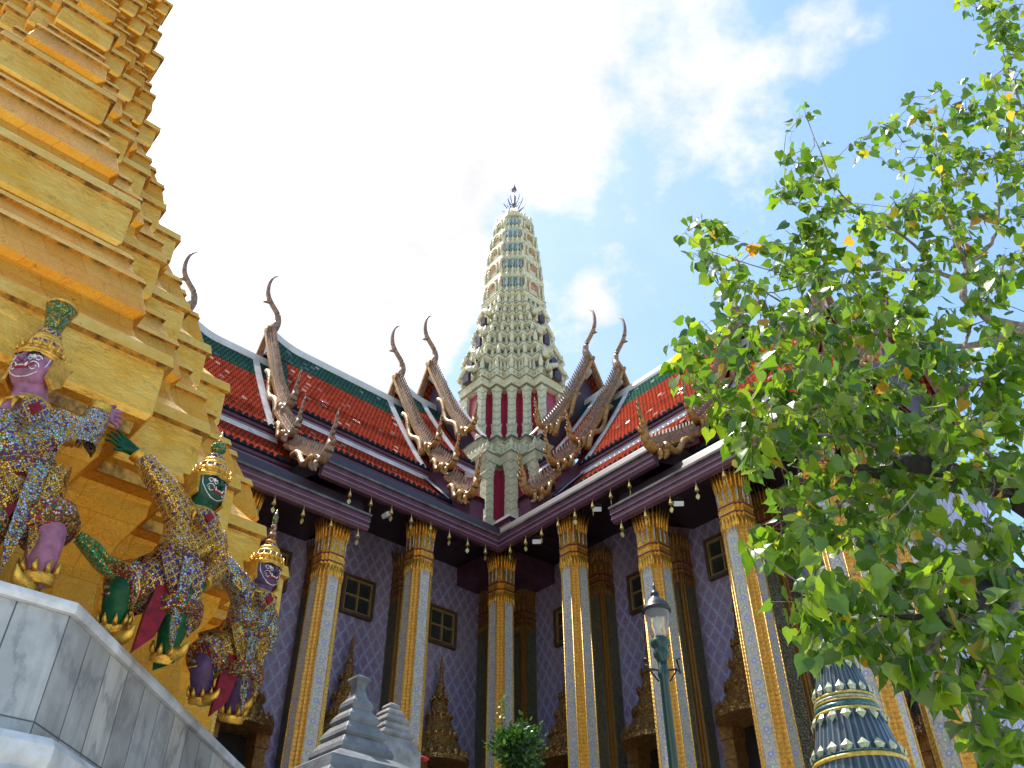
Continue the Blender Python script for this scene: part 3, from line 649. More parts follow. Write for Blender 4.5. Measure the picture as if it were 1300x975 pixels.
def chofa(parent, side, s, z, k=1.0):
    """slender bird-headed finial: outline in the wing's own upright plane"""
    ctr = spline([(0.0, -0.22, 0.085), (-0.08, 0.12, 0.105), (-0.13, 0.34, 0.080), (-0.07, 0.58, 0.060), (0.11, 0.78, 0.056), (0.25, 0.97, 0.054), (0.31, 1.20, 0.046), (0.31, 1.48, 0.036), (0.25, 1.70, 0.026), (0.13, 1.84, 0.009)], 5)
    m_ = MB(); k *= 1.18
    m_.tube([T(side, s + a*k, 0, z + b*k) for a, b, r_ in ctr], [r_*1.2*k for a, b, r_ in ctr], 8)
    m_.tube([T(side, s + 0.17*k, 0, z + 0.84*k), T(side, s + 0.31*k, 0, z + 0.78*k), T(side, s + 0.38*k, 0, z + 0.72*k)], [0.05*k, 0.04*k, 0.006], 6)
    m_.build('finial', M['horn_old'], parent)

def hook(parent, side, s, t, z, k=1.0, mt='horn_gilt'):
    """rearing gilded flame at the foot of a bargeboard, with two smaller curls under it"""
    m_ = MB()
    c = spline([(-0.30, 0.10, 0.10), (-0.08, -0.10, 0.13), (0.14, -0.06, 0.15), (0.24, 0.14, 0.13), (0.20, 0.34, 0.085), (0.27, 0.54, 0.075), (0.33, 0.76, 0.05), (0.33, 0.96, 0.035), (0.40, 1.16, 0.006)], 4)
    m_.tube([T(side, s, t + a*k, z + b*k) for a, b, r_ in c], [r_*.84*k for a, b, r_ in c], 8, flat=1.0)
    for j in range(6):                               # flame teeth on the outer edge
        i = 12 + j*3; a, b, r_ = c[i]
        m_.tube([T(side, s, t + (a + r_*0.5)*k, z + b*k), T(side, s, t + (a + r_*1.3)*k, z + (b + 0.05)*k), T(side, s, t + (a + r_*1.4 + 0.03)*k, z + (b + 0.15)*k)], [r_*0.55*k, r_*0.4*k, 0.004], 5)
    for q, (dt, dz, kk) in enumerate(((-0.42, 0.10, 0.62), (-0.10, -0.22, 0.40))):
        c2 = spline([(0.0, 0.12, 0.08), (0.06, -0.10, 0.12), (0.02, -0.34, 0.10), (0.14, -0.52, 0.07), (0.20, -0.66, 0.02)], 4)
        m_.tube([T(side, s + 0.06*(q + 1), t + (dt + a*kk)*k, z + (dz + b*kk)*k) for a, b, r_ in c2], [r_*kk*1.4*k for a, b, r_ in c2], 7)
    m_.build('flame_hook', M[mt], parent)

def barge(parent, side, s, pts, wid=0.20, fins=True, mt='barge', under=True):
    """bargeboard following the roof edge with a comb of leaf blades along its back"""
    m_ = MB(); P = spline(pts, 6)
    n = len(P); acc = 0.0
    for k in range(n - 1):
        (t0, z0), (t1, z1) = P[k], P[k+1]; L = math.hypot(t1-t0, z1-z0)
        nx, nz_ = -(z1-z0)/L, (t1-t0)/L
        if nz_ < 0: nx, nz_ = -nx, -nz_
        for (o0, o1, sa, sb, mi) in ((-0.02, -wid, -0.05, 0.10, 0), (0.05, -0.02, -0.04, 0.07, 1), (-wid*0.35, -wid*0.8, 0.10, 0.15, 2)):
            vs = []
            for ss in (s + sa, s + sb): vs += [T(side, ss, t0 + nx*o0, z0 + nz_*o0), T(side, ss, t1 + nx*o0, z1 + nz_*o0), T(side, ss, t1 + nx*o1, z1 + nz_*o1), T(side, ss, t0 + nx*o1, z0 + nz_*o1)]
            m_.add(vs, [(0,1,2,3),(7,6,5,4),(0,4,5,1),(1,5,6,2),(2,6,7,3),(3,7,4,0)], mi)
        if fins:
            acc += L
            while acc > 0.16:
                acc -= 0.16; f = 1 - acc/L if L else 0; t, z = t0 + (t1-t0)*f, z0 + (z1-z0)*f
                tx, tz = (t1-t0)/L, (z1-z0)/L
                bx_ = [(0.04, -0.055), (0.04, 0.055), (0.15, 0.02), (0.24, -0.06), (0.14, -0.045)]
                m_.plate([(t + nx*a + tx*b, z + nz_*a + tz*b) for a, b in bx_], lambda u, v, w_: T(side, s + 0.02 + w_, u, v), 0.04, 1)
    if under:                                        # undulating gilded serpent body under the board
        body = [(t, z) for t, z in P[int(n*0.45):]]
        pp = []
        for k, (t, z) in enumerate(body):
            ww = 0.10*math.sin(k*1.1); pp.append(T(side, s + 0.16, t - 0.20 + ww*0.4, z - wid*0.85 + ww))
        if len(pp) > 2: m_.tube(pp, [0.07 + 0.03*(k/len(pp)) for k in range(len(pp))], 7, 2)
    m_.build('bargeboard', [M[mt], M['horn_old'], M['horn_gilt']], parent)

def fascia(parent, side, t, z, s0, s1, hgt=0.24, white=True):
    """eave edge of one roof tier: tile nibs, purple mouldings, pale flashing below"""
    m_ = MB()
    c = lambda x: (lambda t_: x) if not callable(x) else x
    s0, s1 = c(s0), c(s1)
    strip(m_, side, [(t - 0.10, z + 0.06), (t + 0.06, z - 0.02), (t + 0.06, z - 0.07), (t - 0.10, z - 0.07)], s0, s1, 0)
    strip(m_, side, [(t - 0.12, z - 0.072), (t + 0.03, z - 0.072), (t + 0.03, z - 0.15), (t - 0.03, z - 0.19), (t - 0.03, z - hgt), (t - 0.12, z - hgt)], s0, s1, 1)
    strip(m_, side, [(t - 0.029, z - 0.205), (t + 0.012, z - 0.205), (t + 0.012, z - 0.235), (t - 0.029, z - 0.235)], s0, s1, 2)
    if white: strip(m_, side, [(t - 0.14, z - hgt - 0.002), (t - 0.005, z - hgt - 0.002), (t + 0.05, z - hgt - 0.15), (t + 0.05, z - hgt - 0.19), (t - 0.14, z - hgt - 0.21)], s0, s1, 3)
    a, b = s0(t), s1(t); nn_ = int((b - a)/0.17)
    for i in range(nn_):                             # upturned tile ends
        s = a + 0.08 + i*0.17
        m_.plate([(s - 0.055, z - 0.06), (s + 0.055, z - 0.06), (s + 0.06, z + 0.0), (s, z + 0.055), (s - 0.06, z + 0.0)], lambda u, v, w_: T(side, u, t + 0.075 + w_, v), 0.025, 0)
    m_.build('eave_fascia', [M['tile_grey'], M['lacquer_purple'], M['lacquer_light'], M['flashing']], parent)

def wing(side):
    horn = 'horn_gilt'
    # ---- inner and second sections by the tower, then the long section, then the porch
    secs = [  # s_in, s_out, ridge z, main foot (t, z), tiers
        dict(s0=3.2, s1=3.90, zr=20.8, za=21.5, foot=(2.22, 17.45)),
        dict(s0=3.6, s1=5.20, zr=19.65, za=20.2, foot=(2.22, 16.25)),
        dict(s0=4.90, s1=9.80, zr=19.1, za=19.5, foot=(2.30, 15.27)),
        dict(s0=9.40, s1=12.35, zr=18.2, za=18.75, foot=(2.30, 14.40)),
        dict(s0=12.0, s1=13.75, zr=16.9, za=17.3, foot=(2.30, 14.05))]
    for q, c in enumerate(secs):
        s0, s1, zr, za, (tf, zf_) = c['s0'], c['s1'], c['zr'], c['za'], c['foot']
        m_ = MB()
        def flare(s, t, s1=s1, k=za - zr):           # ridge sweeps up to its finial
            d = max(0.0, 1 - (s1 - s)/1.25); return k*0.8*d**2.2*max(0, 1 - t/0.75)
        # concave profile
        prof = []
        for i in range(9):
            f = i/8; prof.append((tf*f, zr + (zf_ - zr)*(f + 0.10*f*(1 - f))))
        prof = [(0.02, zr)] + prof[1:]
        ngreen = 2
        slope(m_, side, prof[:ngreen+1], lambda t: s0, lambda t: s1, [1]*ngreen, 0, 20, flare)
        slope(m_, side, prof[ngreen:], lambda t: s0, lambda t: s1 - 0.12 - 0.45*(1 - t/tf), [0]*(len(prof)-1-ngreen), 0.6, 1)
        slope(m_, side, prof[ngreen:], lambda t: s1 - 0.12 - 0.45*(1 - t/tf), lambda t: s1, [1]*(len(prof)-1-ngreen), 0.6, 1)
        back = [(-t, z) for t, z in prof]
        slope(m_, side, back, lambda t: s0, lambda t: s1, [0]*(len(prof)-1), 0, 20, lambda s, t: flare(s, -t))
        rf = m_.build('roof', [M['tile_red'], M['tile_green']], temple)
        # white ridge, sweeping up behind the finial
        m_ = MB(); rr = []
        for i in range(25):
            s = s0 + (s1 - s0)*i/24; fz = zr + flare(s, 0); d = max(0.0, 1 - (s1 - s)/1.25)
            low = fz - 0.10 - (0.62*d**1.6 if q >= 2 else 0.25*d**1.6); wd = 0.09 + 0.02*d
            rr.append([T(side, s, -wd, low - 0.12), T(side, s, wd, low - 0.12), T(side, s, wd + 0.012, low + 0.05), T(side, s, 0.05, fz + 0.13), T(side, s, -0.05, fz + 0.13), T(side, s, -wd - 0.012, low + 0.05)])
        m_.rings(rr); m_.build('ridge', M['plaster'], rf)
        # gable end: recessed tympanum, boards both sides, finial
        m_ = MB(); sg = s1 - 0.30
        m_.add([T(side, sg, 0, za - 0.5), T(side, sg, tf, zf_ - 0.3), T(side, sg, -tf, zf_ - 0.3)], [(0, 1, 2)]); m_.build('gable_panel', M['niche_purple'], rf)
        pts = [(0.0, za + 0.05), (tf*0.33, zf_ + (za - zf_)*0.64), (tf*0.68, zf_ + (za - zf_)*0.27), (tf + 0.02, zf_ - 0.02)]
        barge(rf, side, s1, pts); barge(rf, side, s1, [(-t, z) for t, z in pts], fins=False, under=False)
        if q < 4: chofa(rf, side, s1, za, 1.0)
        hook(rf, side, s1 + 0.05, tf + 0.18, zf_ - 0.05, 0.8 if q < 2 else 0.85, horn if side == 'R' or q < 2 else 'horn_old')
        # pale verge strip beneath the next gable up
        if True:
            sv = secs[q-1]['s1'] + 0.16 if q else s0 - 0.05; m_ = MB()
            for k in range(len(prof) - 1):
                (t0, z0), (t1, z1) = prof[k], prof[k+1]
                m_.quad(T(side, sv, t0, z0 + 0.07), T(side, sv + 0.20, t0, z0 + 0.05), T(side, sv + 0.20, t1, z1 + 0.05), T(side, sv, t1, z1 + 0.07))
                m_.quad(T(side, sv + 0.20, t0, z0 + 0.05), T(side, sv + 0.20, t0, z0 - 0.05), T(side, sv + 0.20, t1, z1 - 0.05), T(side, sv + 0.20, t1, z1 + 0.05))
            m_.build('verge', M['flashing'], rf)
        # lower tiers
        if q in (0, 4): tiers = []
        elif q == 1: tiers = [((2.35, 15.85), (3.25, 15.0)), ((3.2, 14.65), (4.15, 13.70))]
        else:
            dz = 0 if q == 2 else -0.87
            tiers = [((2.28, 14.98 + dz), (3.24, 13.84 + dz)), ((3.18, 13.50 + dz), (4.98, 12.24 + dz))]
        if q == 1: a0, a1 = lambda t: 4.75 if t > 3.19 else 4.3, lambda t: s1
        elif q == 2: a0, a1 = lambda t: max(t, 3.3), lambda t: s1 + 0.1
        else: a0, a1 = lambda t: 8.62, lambda t: 13.75
        if q in (2, 3): fascia(rf, side, tf, zf_ + 0.04, secs[q-1]['s1'] + 0.1, s1 - 0.05)
        elif q == 1: fascia(rf, side, tf, zf_ + 0.04, s0, s1 - 0.05, 0.22)
        for k, ((ta, z_a), (tb, z_b)) in enumerate(tiers):
            m_ = MB(); last = (k == 1 and q >= 2)
            i0, i1 = a0, a1
            if k == 0 and q == 2: i0 = lambda t: 5.0
            tm, zm = (ta+tb)/2, (z_a+z_b)/2 - 0.03
            slope(m_, side, [(ta, z_a), (tm, zm), (tb, z_b)], i0, i1, [0, 0] if not last else [1, 1])
            m_.quad(T(side, i1(tb) , ta, z_a), T(side, i1(tb), tb, z_b), T(side, i1(tb), tb, z_b - 0.3), T(side, i1(tb), ta, z_a - 0.3), 2)
            m_.quad(T(side, i0(ta), ta, z_a), T(side, i0(tb), tb, z_b), T(side, i0(tb), tb, z_b - 0.3), T(side, i0(ta), ta, z_a - 0.3), 2)
            for (xa, za_), (xb, zb_) in (((ta, z_a), (tm, zm)), ((tm, zm), (tb, z_b))):
                m_.quad(T(side, i0(xa), xa, za_ - .08), T(side, i1(xa), xa, za_ - .08), T(side, i1(xb), xb, zb_ - .08), T(side, i0(xb), xb, zb_ - .08), 2)
            if q == 1:
                za2 = z_b - 1.1; p0_, p1_ = i0(tb), i1(tb)
                m_.quad(T(side, p0_, tb - .06, z_b), T(side, p1_, tb - .06, z_b), T(side, p1_, tb - .06, za2), T(side, p0_, tb - .06, za2), 2)
                for p_e in (p0_, p1_ - .02): m_.quad(T(side, p_e, ta - .3, z_a - .28), T(side, p_e, tb - .06, z_b - .28), T(side, p_e, tb - .06, za2), T(side, p_e, ta - .3, za2), 2)
            sk = m_.build('skirt_roof', [M['tile_red'], M['tile_grey'] if q != 2 else M['lacquer_purple'], M['lacquer_purple']], temple)
            if not last and q != 1:
                fascia(sk, side, tb, z_b + 0.03, i0 if q == 1 else (i0 if k else (lambda t: 5.0)) if q == 2 else i0, lambda t: i1(t) - 0.04, 0.23 if q >= 2 else 0.2)
            elif last:                               # main eave: grey rim over stepped purple boards
                mm = MB(); e0, e1 = (lambda t: t) if q == 2 else (lambda t: 8.62), lambda t: i1(t) + 0.02
                strip(mm, side, [(tb - 0.12, z_b + 0.06), (tb + 0.07, z_b - 0.04), (tb + 0.07, z_b - 0.09), (tb - 0.12, z_b - 0.09)], e0, e1, 0)
                strip(mm, side, [(tb - 0.16, z_b - 0.092), (tb + 0.02, z_b - 0.092), (tb + 0.02, z_b - 0.17), (tb - 0.03, z_b - 0.24), (tb - 0.16, z_b - 0.24)], e0, e1, 1)
                strip(mm, side, [(tb - 0.16, z_b - 0.242), (tb - 0.01, z_b - 0.242), (tb + 0.0, z_b - 0.29), (tb - 0.05, z_b - 0.39), (tb - 0.16, z_b - 0.39)], e0, e1, 1)
                strip(mm, side, [(tb - 0.029, z_b - 0.195), (tb + 0.028, z_b - 0.195), (tb + 0.028, z_b - 0.215), (tb - 0.029, z_b - 0.215)], e0, e1, 2)
                strip(mm, side, [(tb - 0.049, z_b - 0.31), (tb + 0.008, z_b - 0.31), (tb + 0.008, z_b - 0.33), (tb - 0.049, z_b - 0.33)], e0, e1, 2)
                mm.build('eave_fascia', [M['rim_metal'], M['lacquer_purple'], M['lacquer_light']], sk)
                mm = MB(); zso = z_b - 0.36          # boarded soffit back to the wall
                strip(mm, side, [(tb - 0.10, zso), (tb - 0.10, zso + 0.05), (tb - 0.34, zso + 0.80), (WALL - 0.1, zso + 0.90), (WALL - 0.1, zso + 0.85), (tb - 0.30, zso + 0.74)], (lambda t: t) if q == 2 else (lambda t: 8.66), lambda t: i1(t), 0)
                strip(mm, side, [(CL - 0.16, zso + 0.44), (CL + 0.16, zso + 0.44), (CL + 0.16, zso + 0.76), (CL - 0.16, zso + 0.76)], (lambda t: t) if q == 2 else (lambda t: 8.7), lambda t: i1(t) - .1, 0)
                mm.build('soffit', M['lacquer_and_shade'], sk)
            pts = [(ta, z_a + 0.10), ((ta+tb)/2, (z_a+z_b)/2 + 0.06), (tb - 0.05, z_b + 0.12)]
            barge(sk, side, i1(tb) + 0.02, pts, 0.18)
            hook(sk, side, i1(tb) + 0.08, tb + 0.06, z_b + 0.02, (0.92 if k else 0.8), horn if side == 'R' or q == 1 else 'horn_old')
            # verge of the skirt roofs below the section above
            if q == 2 and k == 0:
                m2 = MB(); a_ = (ta, z_a + 0.05); b_ = (tb + 0.05, z_b + 0.07)
                m2.quad(T(side, 5.30, *a_), T(side, 5.52, *a_), T(side, 5.30, *b_), T(side, 4.95, *b_)); m2.build('verge', M['flashing'], sk)
for side in 'LR': wing(side)

# ---------------------------------------------------------------- the tower over the crossing
TAN = {655: .588, 640: .608, 610: .645, 590: .671, 579: .685, 565: .704, 552: .722, 535: .746, 520: .766, 490: .809, 478: .827, 465: .847, 446: .876, 432: .899, 417: .923,
       405: .943, 393: .963, 381: .983, 367: 1.009, 343: 1.053, 321: 1.095, 303: 1.130, 287: 1.162, 274.6: 1.188, 266: 1.206}
def tz(y, A): return CAMH + TAN[y]*(CEN.y - A)
def stage(name, prof, n, mats, mis=None, parent=temple):
    m_ = MB(); m_.loft(prof, n, 0, (0, 0), mis); return m_.build(name, mats, parent)
# purple plinth showing in the valley
h0 = 1.92
stage('tower_plinth', [(h0 - .25, h0 - .25, 12.0), (h0 - .25, h0 - .25, 14.75), (h0, h0, 14.85), (h0, h0, 15.0), (h0 - .1, h0 - .1, 15.05), (h0 - .1, h0 - .1, 15.22), (h0 + .06, h0 + .06, 15.27), (h0 + .06, h0 + .06, 15.36), (h0 - .3, h0 - .3, 15.40)], 0,
      [M['lacquer_purple'], M['lacquer_light'], M['flashing']], [0, 0, 0, 0, 1, 0, 2, 2])
m_ = MB(); m_.box((-4.05, -4.05, 12.2), (4.05, 4.05, 13.2)); m_.build('crossing_roof', M['lacquer_purple'], temple)

def pilastered(A, leg, n, z0, z1, pw, cap):
    h, e = he(A, leg)
    body = stage('tower_storey', [(h - .06, e - .06, z0), (h - .06, e - .06, z1)], n, M['red_panel'])
    P = redent(h, e, n); m = len(P); st = leg/n
    for i in range(0, m):
        x, y = P[i]
        prv, nxt = Vector(P[i-1]), Vector(P[(i+1) % m]); a = Vector((x, y))
        d0, d1 = (a - prv).normalized(), (nxt - a).normalized()
        if d0.x*d1.y - d0.y*d1.x < 0.1: continue     # only the outward corners carry pilasters
        inward = (d1 - d0).normalized(); c = a + inward*(pw*0.55)
        if x < -h*0.2 and y > h*0.2: continue        # the quarter facing away stays plain
        mb = MB(); mb.loft([(pw*1.35, pw*1.35, z0), (pw*1.35, pw*1.35, z0 + .18), (pw*1.12, pw*1.12, z0 + .22), (pw*1.12, pw*1.12, z0 + .5), (pw*1.3, pw*1.3, z0 + .55), (pw*1.3, pw*1.3, z0 + .62), (pw, pw, z0 + .68), (pw*0.94, pw*0.94, z1 - .45),
                            (pw*1.15, pw*1.15, z1 - .40), (pw, pw, z1 - .34), (pw*1.3, pw*1.3, z1 - .02)], 0, 0, (c.x, c.y))
        if cap:
            for k in range(8):
                an = 2*PI*k/8; bud(mb, c.x + math.cos(an)*pw*1.2, c.y + math.sin(an)*pw*1.2, z0 + .5, 0.05, 0.26, 0, 5)
        mb.build('tower_pilaster', M['pilaster_skin'], body)
    return body
def cornice(A, leg, n, z0, z1, bud_h, parent=temple):
    h, e = he(A, leg); d = z1 - z0
    prof = [(h + a, e + a, z0 + b) for a, b in ((-.24, -.03), (-.04, 0), (-.04, .07), (0.0, .075), (.03, d*.60), (.06, d*.62), (.06, d*.72), (.0, d*.74), (-.02, d), (-.2, d + .02))]
    o = stage('tower_cornice', prof, n, [M['tower_skin'], M['tower_line']], [0, 1, 0, 0, 0, 1, 0, 0, 0], parent)
    mb = MB(); rows(mb, h - .07, e - .07, n, z1 - .02, 0.085, bud_h, 0.19); mb.build('antefix_row', M['tower_skin'], o)
pilastered(2.0, 1.12, 2, 15.0, 17.75, 0.16, False)
cornice(2.16, 1.12, 2, 17.72, 18.28, 0.40)
hB, eB = he(1.95, 1.4)
stage('tower_storey', [(hB, eB, 18.2), (hB, eB, 18.45), (hB - .12, eB - .12, 18.55), (hB - .12, eB - .12, 18.8), (hB - .05, eB - .05, 18.86), (hB - .05, eB - .05, 18.98), (hB - .25, eB - .25, 19.02)], 4, [M['tower_skin'], M['tower_line']], [0, 1, 0, 0, 1, 0])
pilastered(1.70, 1.5, 4, 18.95, 21.15, 0.105, True)
cornice(1.93, 1.5, 4, 21.12, 21.68, 0.42)
ys = [478, 465, 446, 432, 417, 405, 393, 381, 367]
As = [1.95, 1.93, 1.80, 1.66, 1.51, 1.42, 1.36, 1.33, 1.30]
Ls = [1.5, 1.5, 1.38, 1.24, 1.08, .95, .84, .75, .68]
for k in range(len(ys) - 1):
    A0, A1 = As[k] - .05, As[k+1]; z0, z1 = tz(ys[k], A0), tz(ys[k+1], A1); d = z1 - z0
    h0_, e0_ = he(A0 - .17, Ls[k]); h1_, e1_ = he(A1, Ls[k+1]); hm, em = he(A1 - .14, Ls[k+1])
    o = stage('tower_tier', [(h0_, e0_, z0 - .05), (h0_, e0_, z0 + d*.30), (hm, em, z0 + d*.60), (h1_ - .03, e1_ - .03, z0 + d*.70), (h1_, e1_, z0 + d*.74), (h1_, e1_, z0 + d*.92), (h1_ + .02, e1_ + .02, z0 + d*.94), (h1_ + .02, e1_ + .02, z1), (h1_ - .2, e1_ - .2, z1 + .01)], 4,
              [M['tower_skin'], M['tower_line']], [1, 1, 0, 0, 0, 1, 0, 0])
    mb = MB(); hh, ee = he(A0 - .05, Ls[k]); rows(mb, hh, ee, 4, z0 - .02, 0.076, d*.70, 0.25); mb.build('antefix_row', M['tower_skin'], o)
    if k in (0, 1, 3, 5):                            # spired dormer on each face
        wd = 0.46 if k < 2 else 0.36
        for f in range(4):
            cq, sq = round(math.cos(f*PI/2)), round(math.sin(f*PI/2))
            def dm(u, v, w_, cq=cq, sq=sq, hx=h1_): x, y = hx + 0.08 + w_*2.2, u; return Vector((x*cq - y*sq, x*sq + y*cq, v))
            mb = MB(); mb.plate([(-wd*.34, z0), (wd*.34, z0), (wd*.34, z0 + d*.60), (0, z0 + d*.86), (-wd*.34, z0 + d*.60)], dm, 0.16)
            nb = mb.build('dormer', M['niche_purple'], o)
            mb = MB()
            for sg in (-1, 1):
                mb.tube(spline_ if False else [dm(sg*wd*a, z0 + d*b, 0.05) for a, b in ((0.72, .50), (.95, .72), (.86, .98), (1.05, 1.32))], [0.09, 0.12, 0.08, 0.004], 6)
                mb.tube([dm(sg*wd*a, z0 + d*b, 0.06) for a, b in ((0.85, .85), (.45, 1.12), (0.08, 1.42), (0.0, 1.75))], [0.085, 0.11, 0.09, 0.006], 6)
                mb.tube([dm(sg*wd*.6, z0 - .02, 0.03), dm(sg*wd*.6, z0 + d*.85, 0.03)], 0.06, 6)
                for j in range(4):
                    a = 0.8 - j*0.2; mb.tube([dm(sg*wd*a, z0 + d*(1.35 - a*.55), .06), dm(sg*wd*(a + .14), z0 + d*(1.62 - a*.5), .06)], [0.05, 0.004], 5)
            mb.build('dormer_gable', M['tower_skin'], o)
ys = [367, 343, 321, 303, 287, 274.6]; As = [1.28, 1.24, 1.16, 1.06, .93, .74]; Ls = [.66, .64, .60, .54, .46, .36]
for k in range(len(ys) - 1):
    A0, A1 = As[k], As[k+1]; z0, z1 = tz(ys[k], A0), tz(ys[k+1], A1); d = z1 - z0
    hi, ei = he(A0 - .10, Ls[k]); h1_, e1_ = he(A1, Ls[k+1])
    mb = MB()
    mb.loft([(hi, ei, z0 - .02), (hi, ei, z0 + d*.30), (hi - .06, ei - .06, z0 + d*.32), (h1_ - .10, e1_ - .10, z0 + d*.72), (h1_, e1_, z0 + d*.76), (h1_, e1_, z1 - .03), (h1_ - .12, e1_ - .12, z1)], 4, 0, (0, 0), [0, 0, 1, 0, 0, 0])
    P = redent(hi + .01, ei + .01, 4); m = len(P)
    for i in range(m):                               # slim teal blades on the stepped corners
        x, y = P[i]
        if abs(abs(x) - abs(y)) < Ls[k]*0.9: bud(mb, x, y, z0 + d*.30, 0.075, d*.55, 2, 5)
        bud(mb, x*1.01, y*1.01, z0 - .02, 0.07, d*.34, 0, 5)
    for f in range(4):                               # arched niche on each face
        cq, sq = round(math.cos(f*PI/2)), round(math.sin(f*PI/2)); wd = ei*0.52
        def dm(u, v, w_): x, y = hi + 0.02 + w_, u; return Vector((x*cq - y*sq, x*sq + y*cq, v))
        arc = [(math.cos(a)*wd, z0 + d*.42 + max(0, math.sin(a))*d*.28) for a in [PI*j/10 for j in range(11)]]
        mb.tube([dm(wd, z0 + d*.12, .03)] + [dm(u, v, .03) for u, v in arc] + [dm(-wd, z0 + d*.12, .03)], 0.045, 5)
        for sg in (-1, 1): mb.tube([dm(sg*ei*.92, z0 + d*.1, .04), dm(sg*ei*.92, z0 + d*.74, .03)], 0.05, 5)
    mb.build('tower_tier', [M['tower_skin'], M['tower_rust'], M['tower_teal']], temple)
zt_ = tz(274.6, .74)
o = stage('tower_crown', [(.78, .42, zt_), (.66, .40, zt_ + .35), (.42, .28, zt_ + .75), (.2, .15, zt_ + .95)], 4, [M['tower_skin']])
m_ = MB(); rows(m_, .66, .38, 3, zt_ + .05, .09, .5, .2); rows(m_, .40, .26, 2, zt_ + .5, .08, .4, .2); m_.build('antefix_row', M['tower_skin'], o)
m_ = MB(); zb = 32.75
m_.tube([(0, 0, zb - .3), (0, 0, zb + 1.5)], 0.035, 6); m_.lathe([(.03, 1.35), (.10, 1.42), (.125, 1.52), (.09, 1.66), (.03, 1.85), (.004, 2.05)], 10, (0, 0, zb))
for k in range(8):
    an = 2*PI*k/8 + .2; c_, s_ = math.cos(an), math.sin(an)
    m_.tube([(c_*a, s_*a, zb + b) for a, b in ((.02, .0), (.26, .05), (.42, .32), (.56, .70))], [.028, .028, .022, .004], 5)
    m_.tube([(c_*a, s_*a, zb + b) for a, b in ((.02, .42), (.16, .46), (.26, .70), (.34, 1.02))], [.022, .022, .018, .004], 5)
    m_.tube([(c_*a, s_*a, zb + b) for a, b in ((.03, -.2), (.35, -.16), (.56, -.08))], [.03, .026, .01], 5)
m_.lathe([(.07, -.2), (.09, 0), (.05, .1), (.08, .3), (.05, .42), (.07, .6), (.03, .7)], 10, (0, 0, zb))
m_.build('trident_spire', M['spire_metal'], temple)

# ================================================================== the gilded stupa on its marble base
AC, BC = 8.7, 17.5
stupa_loc = AB(AC, BC, 0)
stupa = empty('gilded_stupa', stupa_loc, TEMPLE_ROT, 'towering stepped stupa covered in gold leaf on a grey marble base', 'stupa')
ZM = 4.0; HM, EM = 13.69 - AC, BC - 15.93
def chamfer(h, e): return [(h, -e), (h, e), (e, h), (-e, h), (-h, e), (-h, -e), (-e, -h), (e, -h)]
m_ = MB()
def cham_wall(z0, z1, h, e, slabw, mi, row0):
    P = chamfer(h, e)
    for i in range(8):
        a, b = P[i], P[(i+1) % 8]; L = math.dist(a, b); nu = max(1, round(L/slabw)); o_ = i*40
        m_.quad(Vector((*a, z0)), Vector((*b, z0)), Vector((*b, z1)), Vector((*a, z1)), mi, [(o_, row0), (o_ + nu, row0), (o_ + nu, row0 + (z1 - z0)/0.66), (o_, row0 + (z1 - z0)/0.66)])
cham_wall(1.3, ZM - 0.09, HM, EM, 0.30, 0, 0.02)
mb_ = m_.build('marble_base', M['marble_slabs'], stupa)
m_ = MB()
m_.rings([[Vector((x, y, z)) for x, y in chamfer(HM + d_, EM + d_*0.41)] for d_, z in ((-.02, ZM - .09), (.035, ZM - .085), (.045, ZM - .05), (.035, ZM - .012), (-.02, ZM), (-1.6, ZM))]); m_.build('coping', M['marble_white'], mb_)
m_ = MB()
m_.rings([[Vector((x, y, z)) for x, y in chamfer(HM + d_, EM + d_*0.41)] for d_, z in ((.36, 0), (.36, .6), (.30, .7), (.30, 2.85), (.24, 2.92), (.20, 2.98), (.22, 3.03), (.22, 3.10), (.18, 3.15), (-.03, 3.18))]); m_.build('plinth', M['marble_white'], mb_)

# gold body: niche wall behind the statues, then stepped tiers that taper towards the spire
def tier_profile(h, e, zt, hgt, h2, e2):
    """one tier, bottom up: soffit, broad fascia with a lip, ledge, hollow, swelling band, neck"""
    P = [(-.24, -.335), (-.22, -.30), (-.10, -.285), (-.09, -.245), (-.03, -.235), (0.0, -.215), (-.012, -.03), (.035, -.022), (.035, 0.03), (-.02, .04),
         (-.08, .07), (-.17, .14), (-.19, .19), (-.17, .24), (-.085, .27), (-.075, .44), (-.045, .445), (-.045, .475), (-.10, .485), (-.135, .60), (-.10, .605), (-.10, .635), (-.20, .645), (-.24, .70)]
    out = []
    for a, b in P:
        f = max(0, min(1, b)); out.append((h + (h2 - h)*f + a, e + (e2 - e)*f + a, zt + b*hgt))
    return out
LEV = [(4.50, 1.80, 6.40), (3.46, 1.26, 8.95), (2.36, 0.68, 11.6), (1.56, 0.38, 13.9), (1.18, 0.26, 15.8), (.95, .22, 17.4), (.80, .2, 18.8), (.68, .18, 20.0), (.58, .16, 21.0)]
m_ = MB()
h, e, _ = LEV[0]; n4 = 4
m_.loft([(h - .26, e - .26, ZM - .02), (h - .26, e - .26, ZM + .14), (h - .30, e - .30, ZM + .20), (h - .36, e - .36, ZM + .55), (h - .40, e - .40, ZM + .95), (h - .36, e - .36, ZM + 1.20), (h - .26, e - .26, ZM + 1.42), (h - .23, e - .23, ZM + 1.48), (h - .23, e - .23, ZM + 1.80)], n4)
m_.build('niche_wall', M['gold_leaf'], stupa, bevel=0.012)
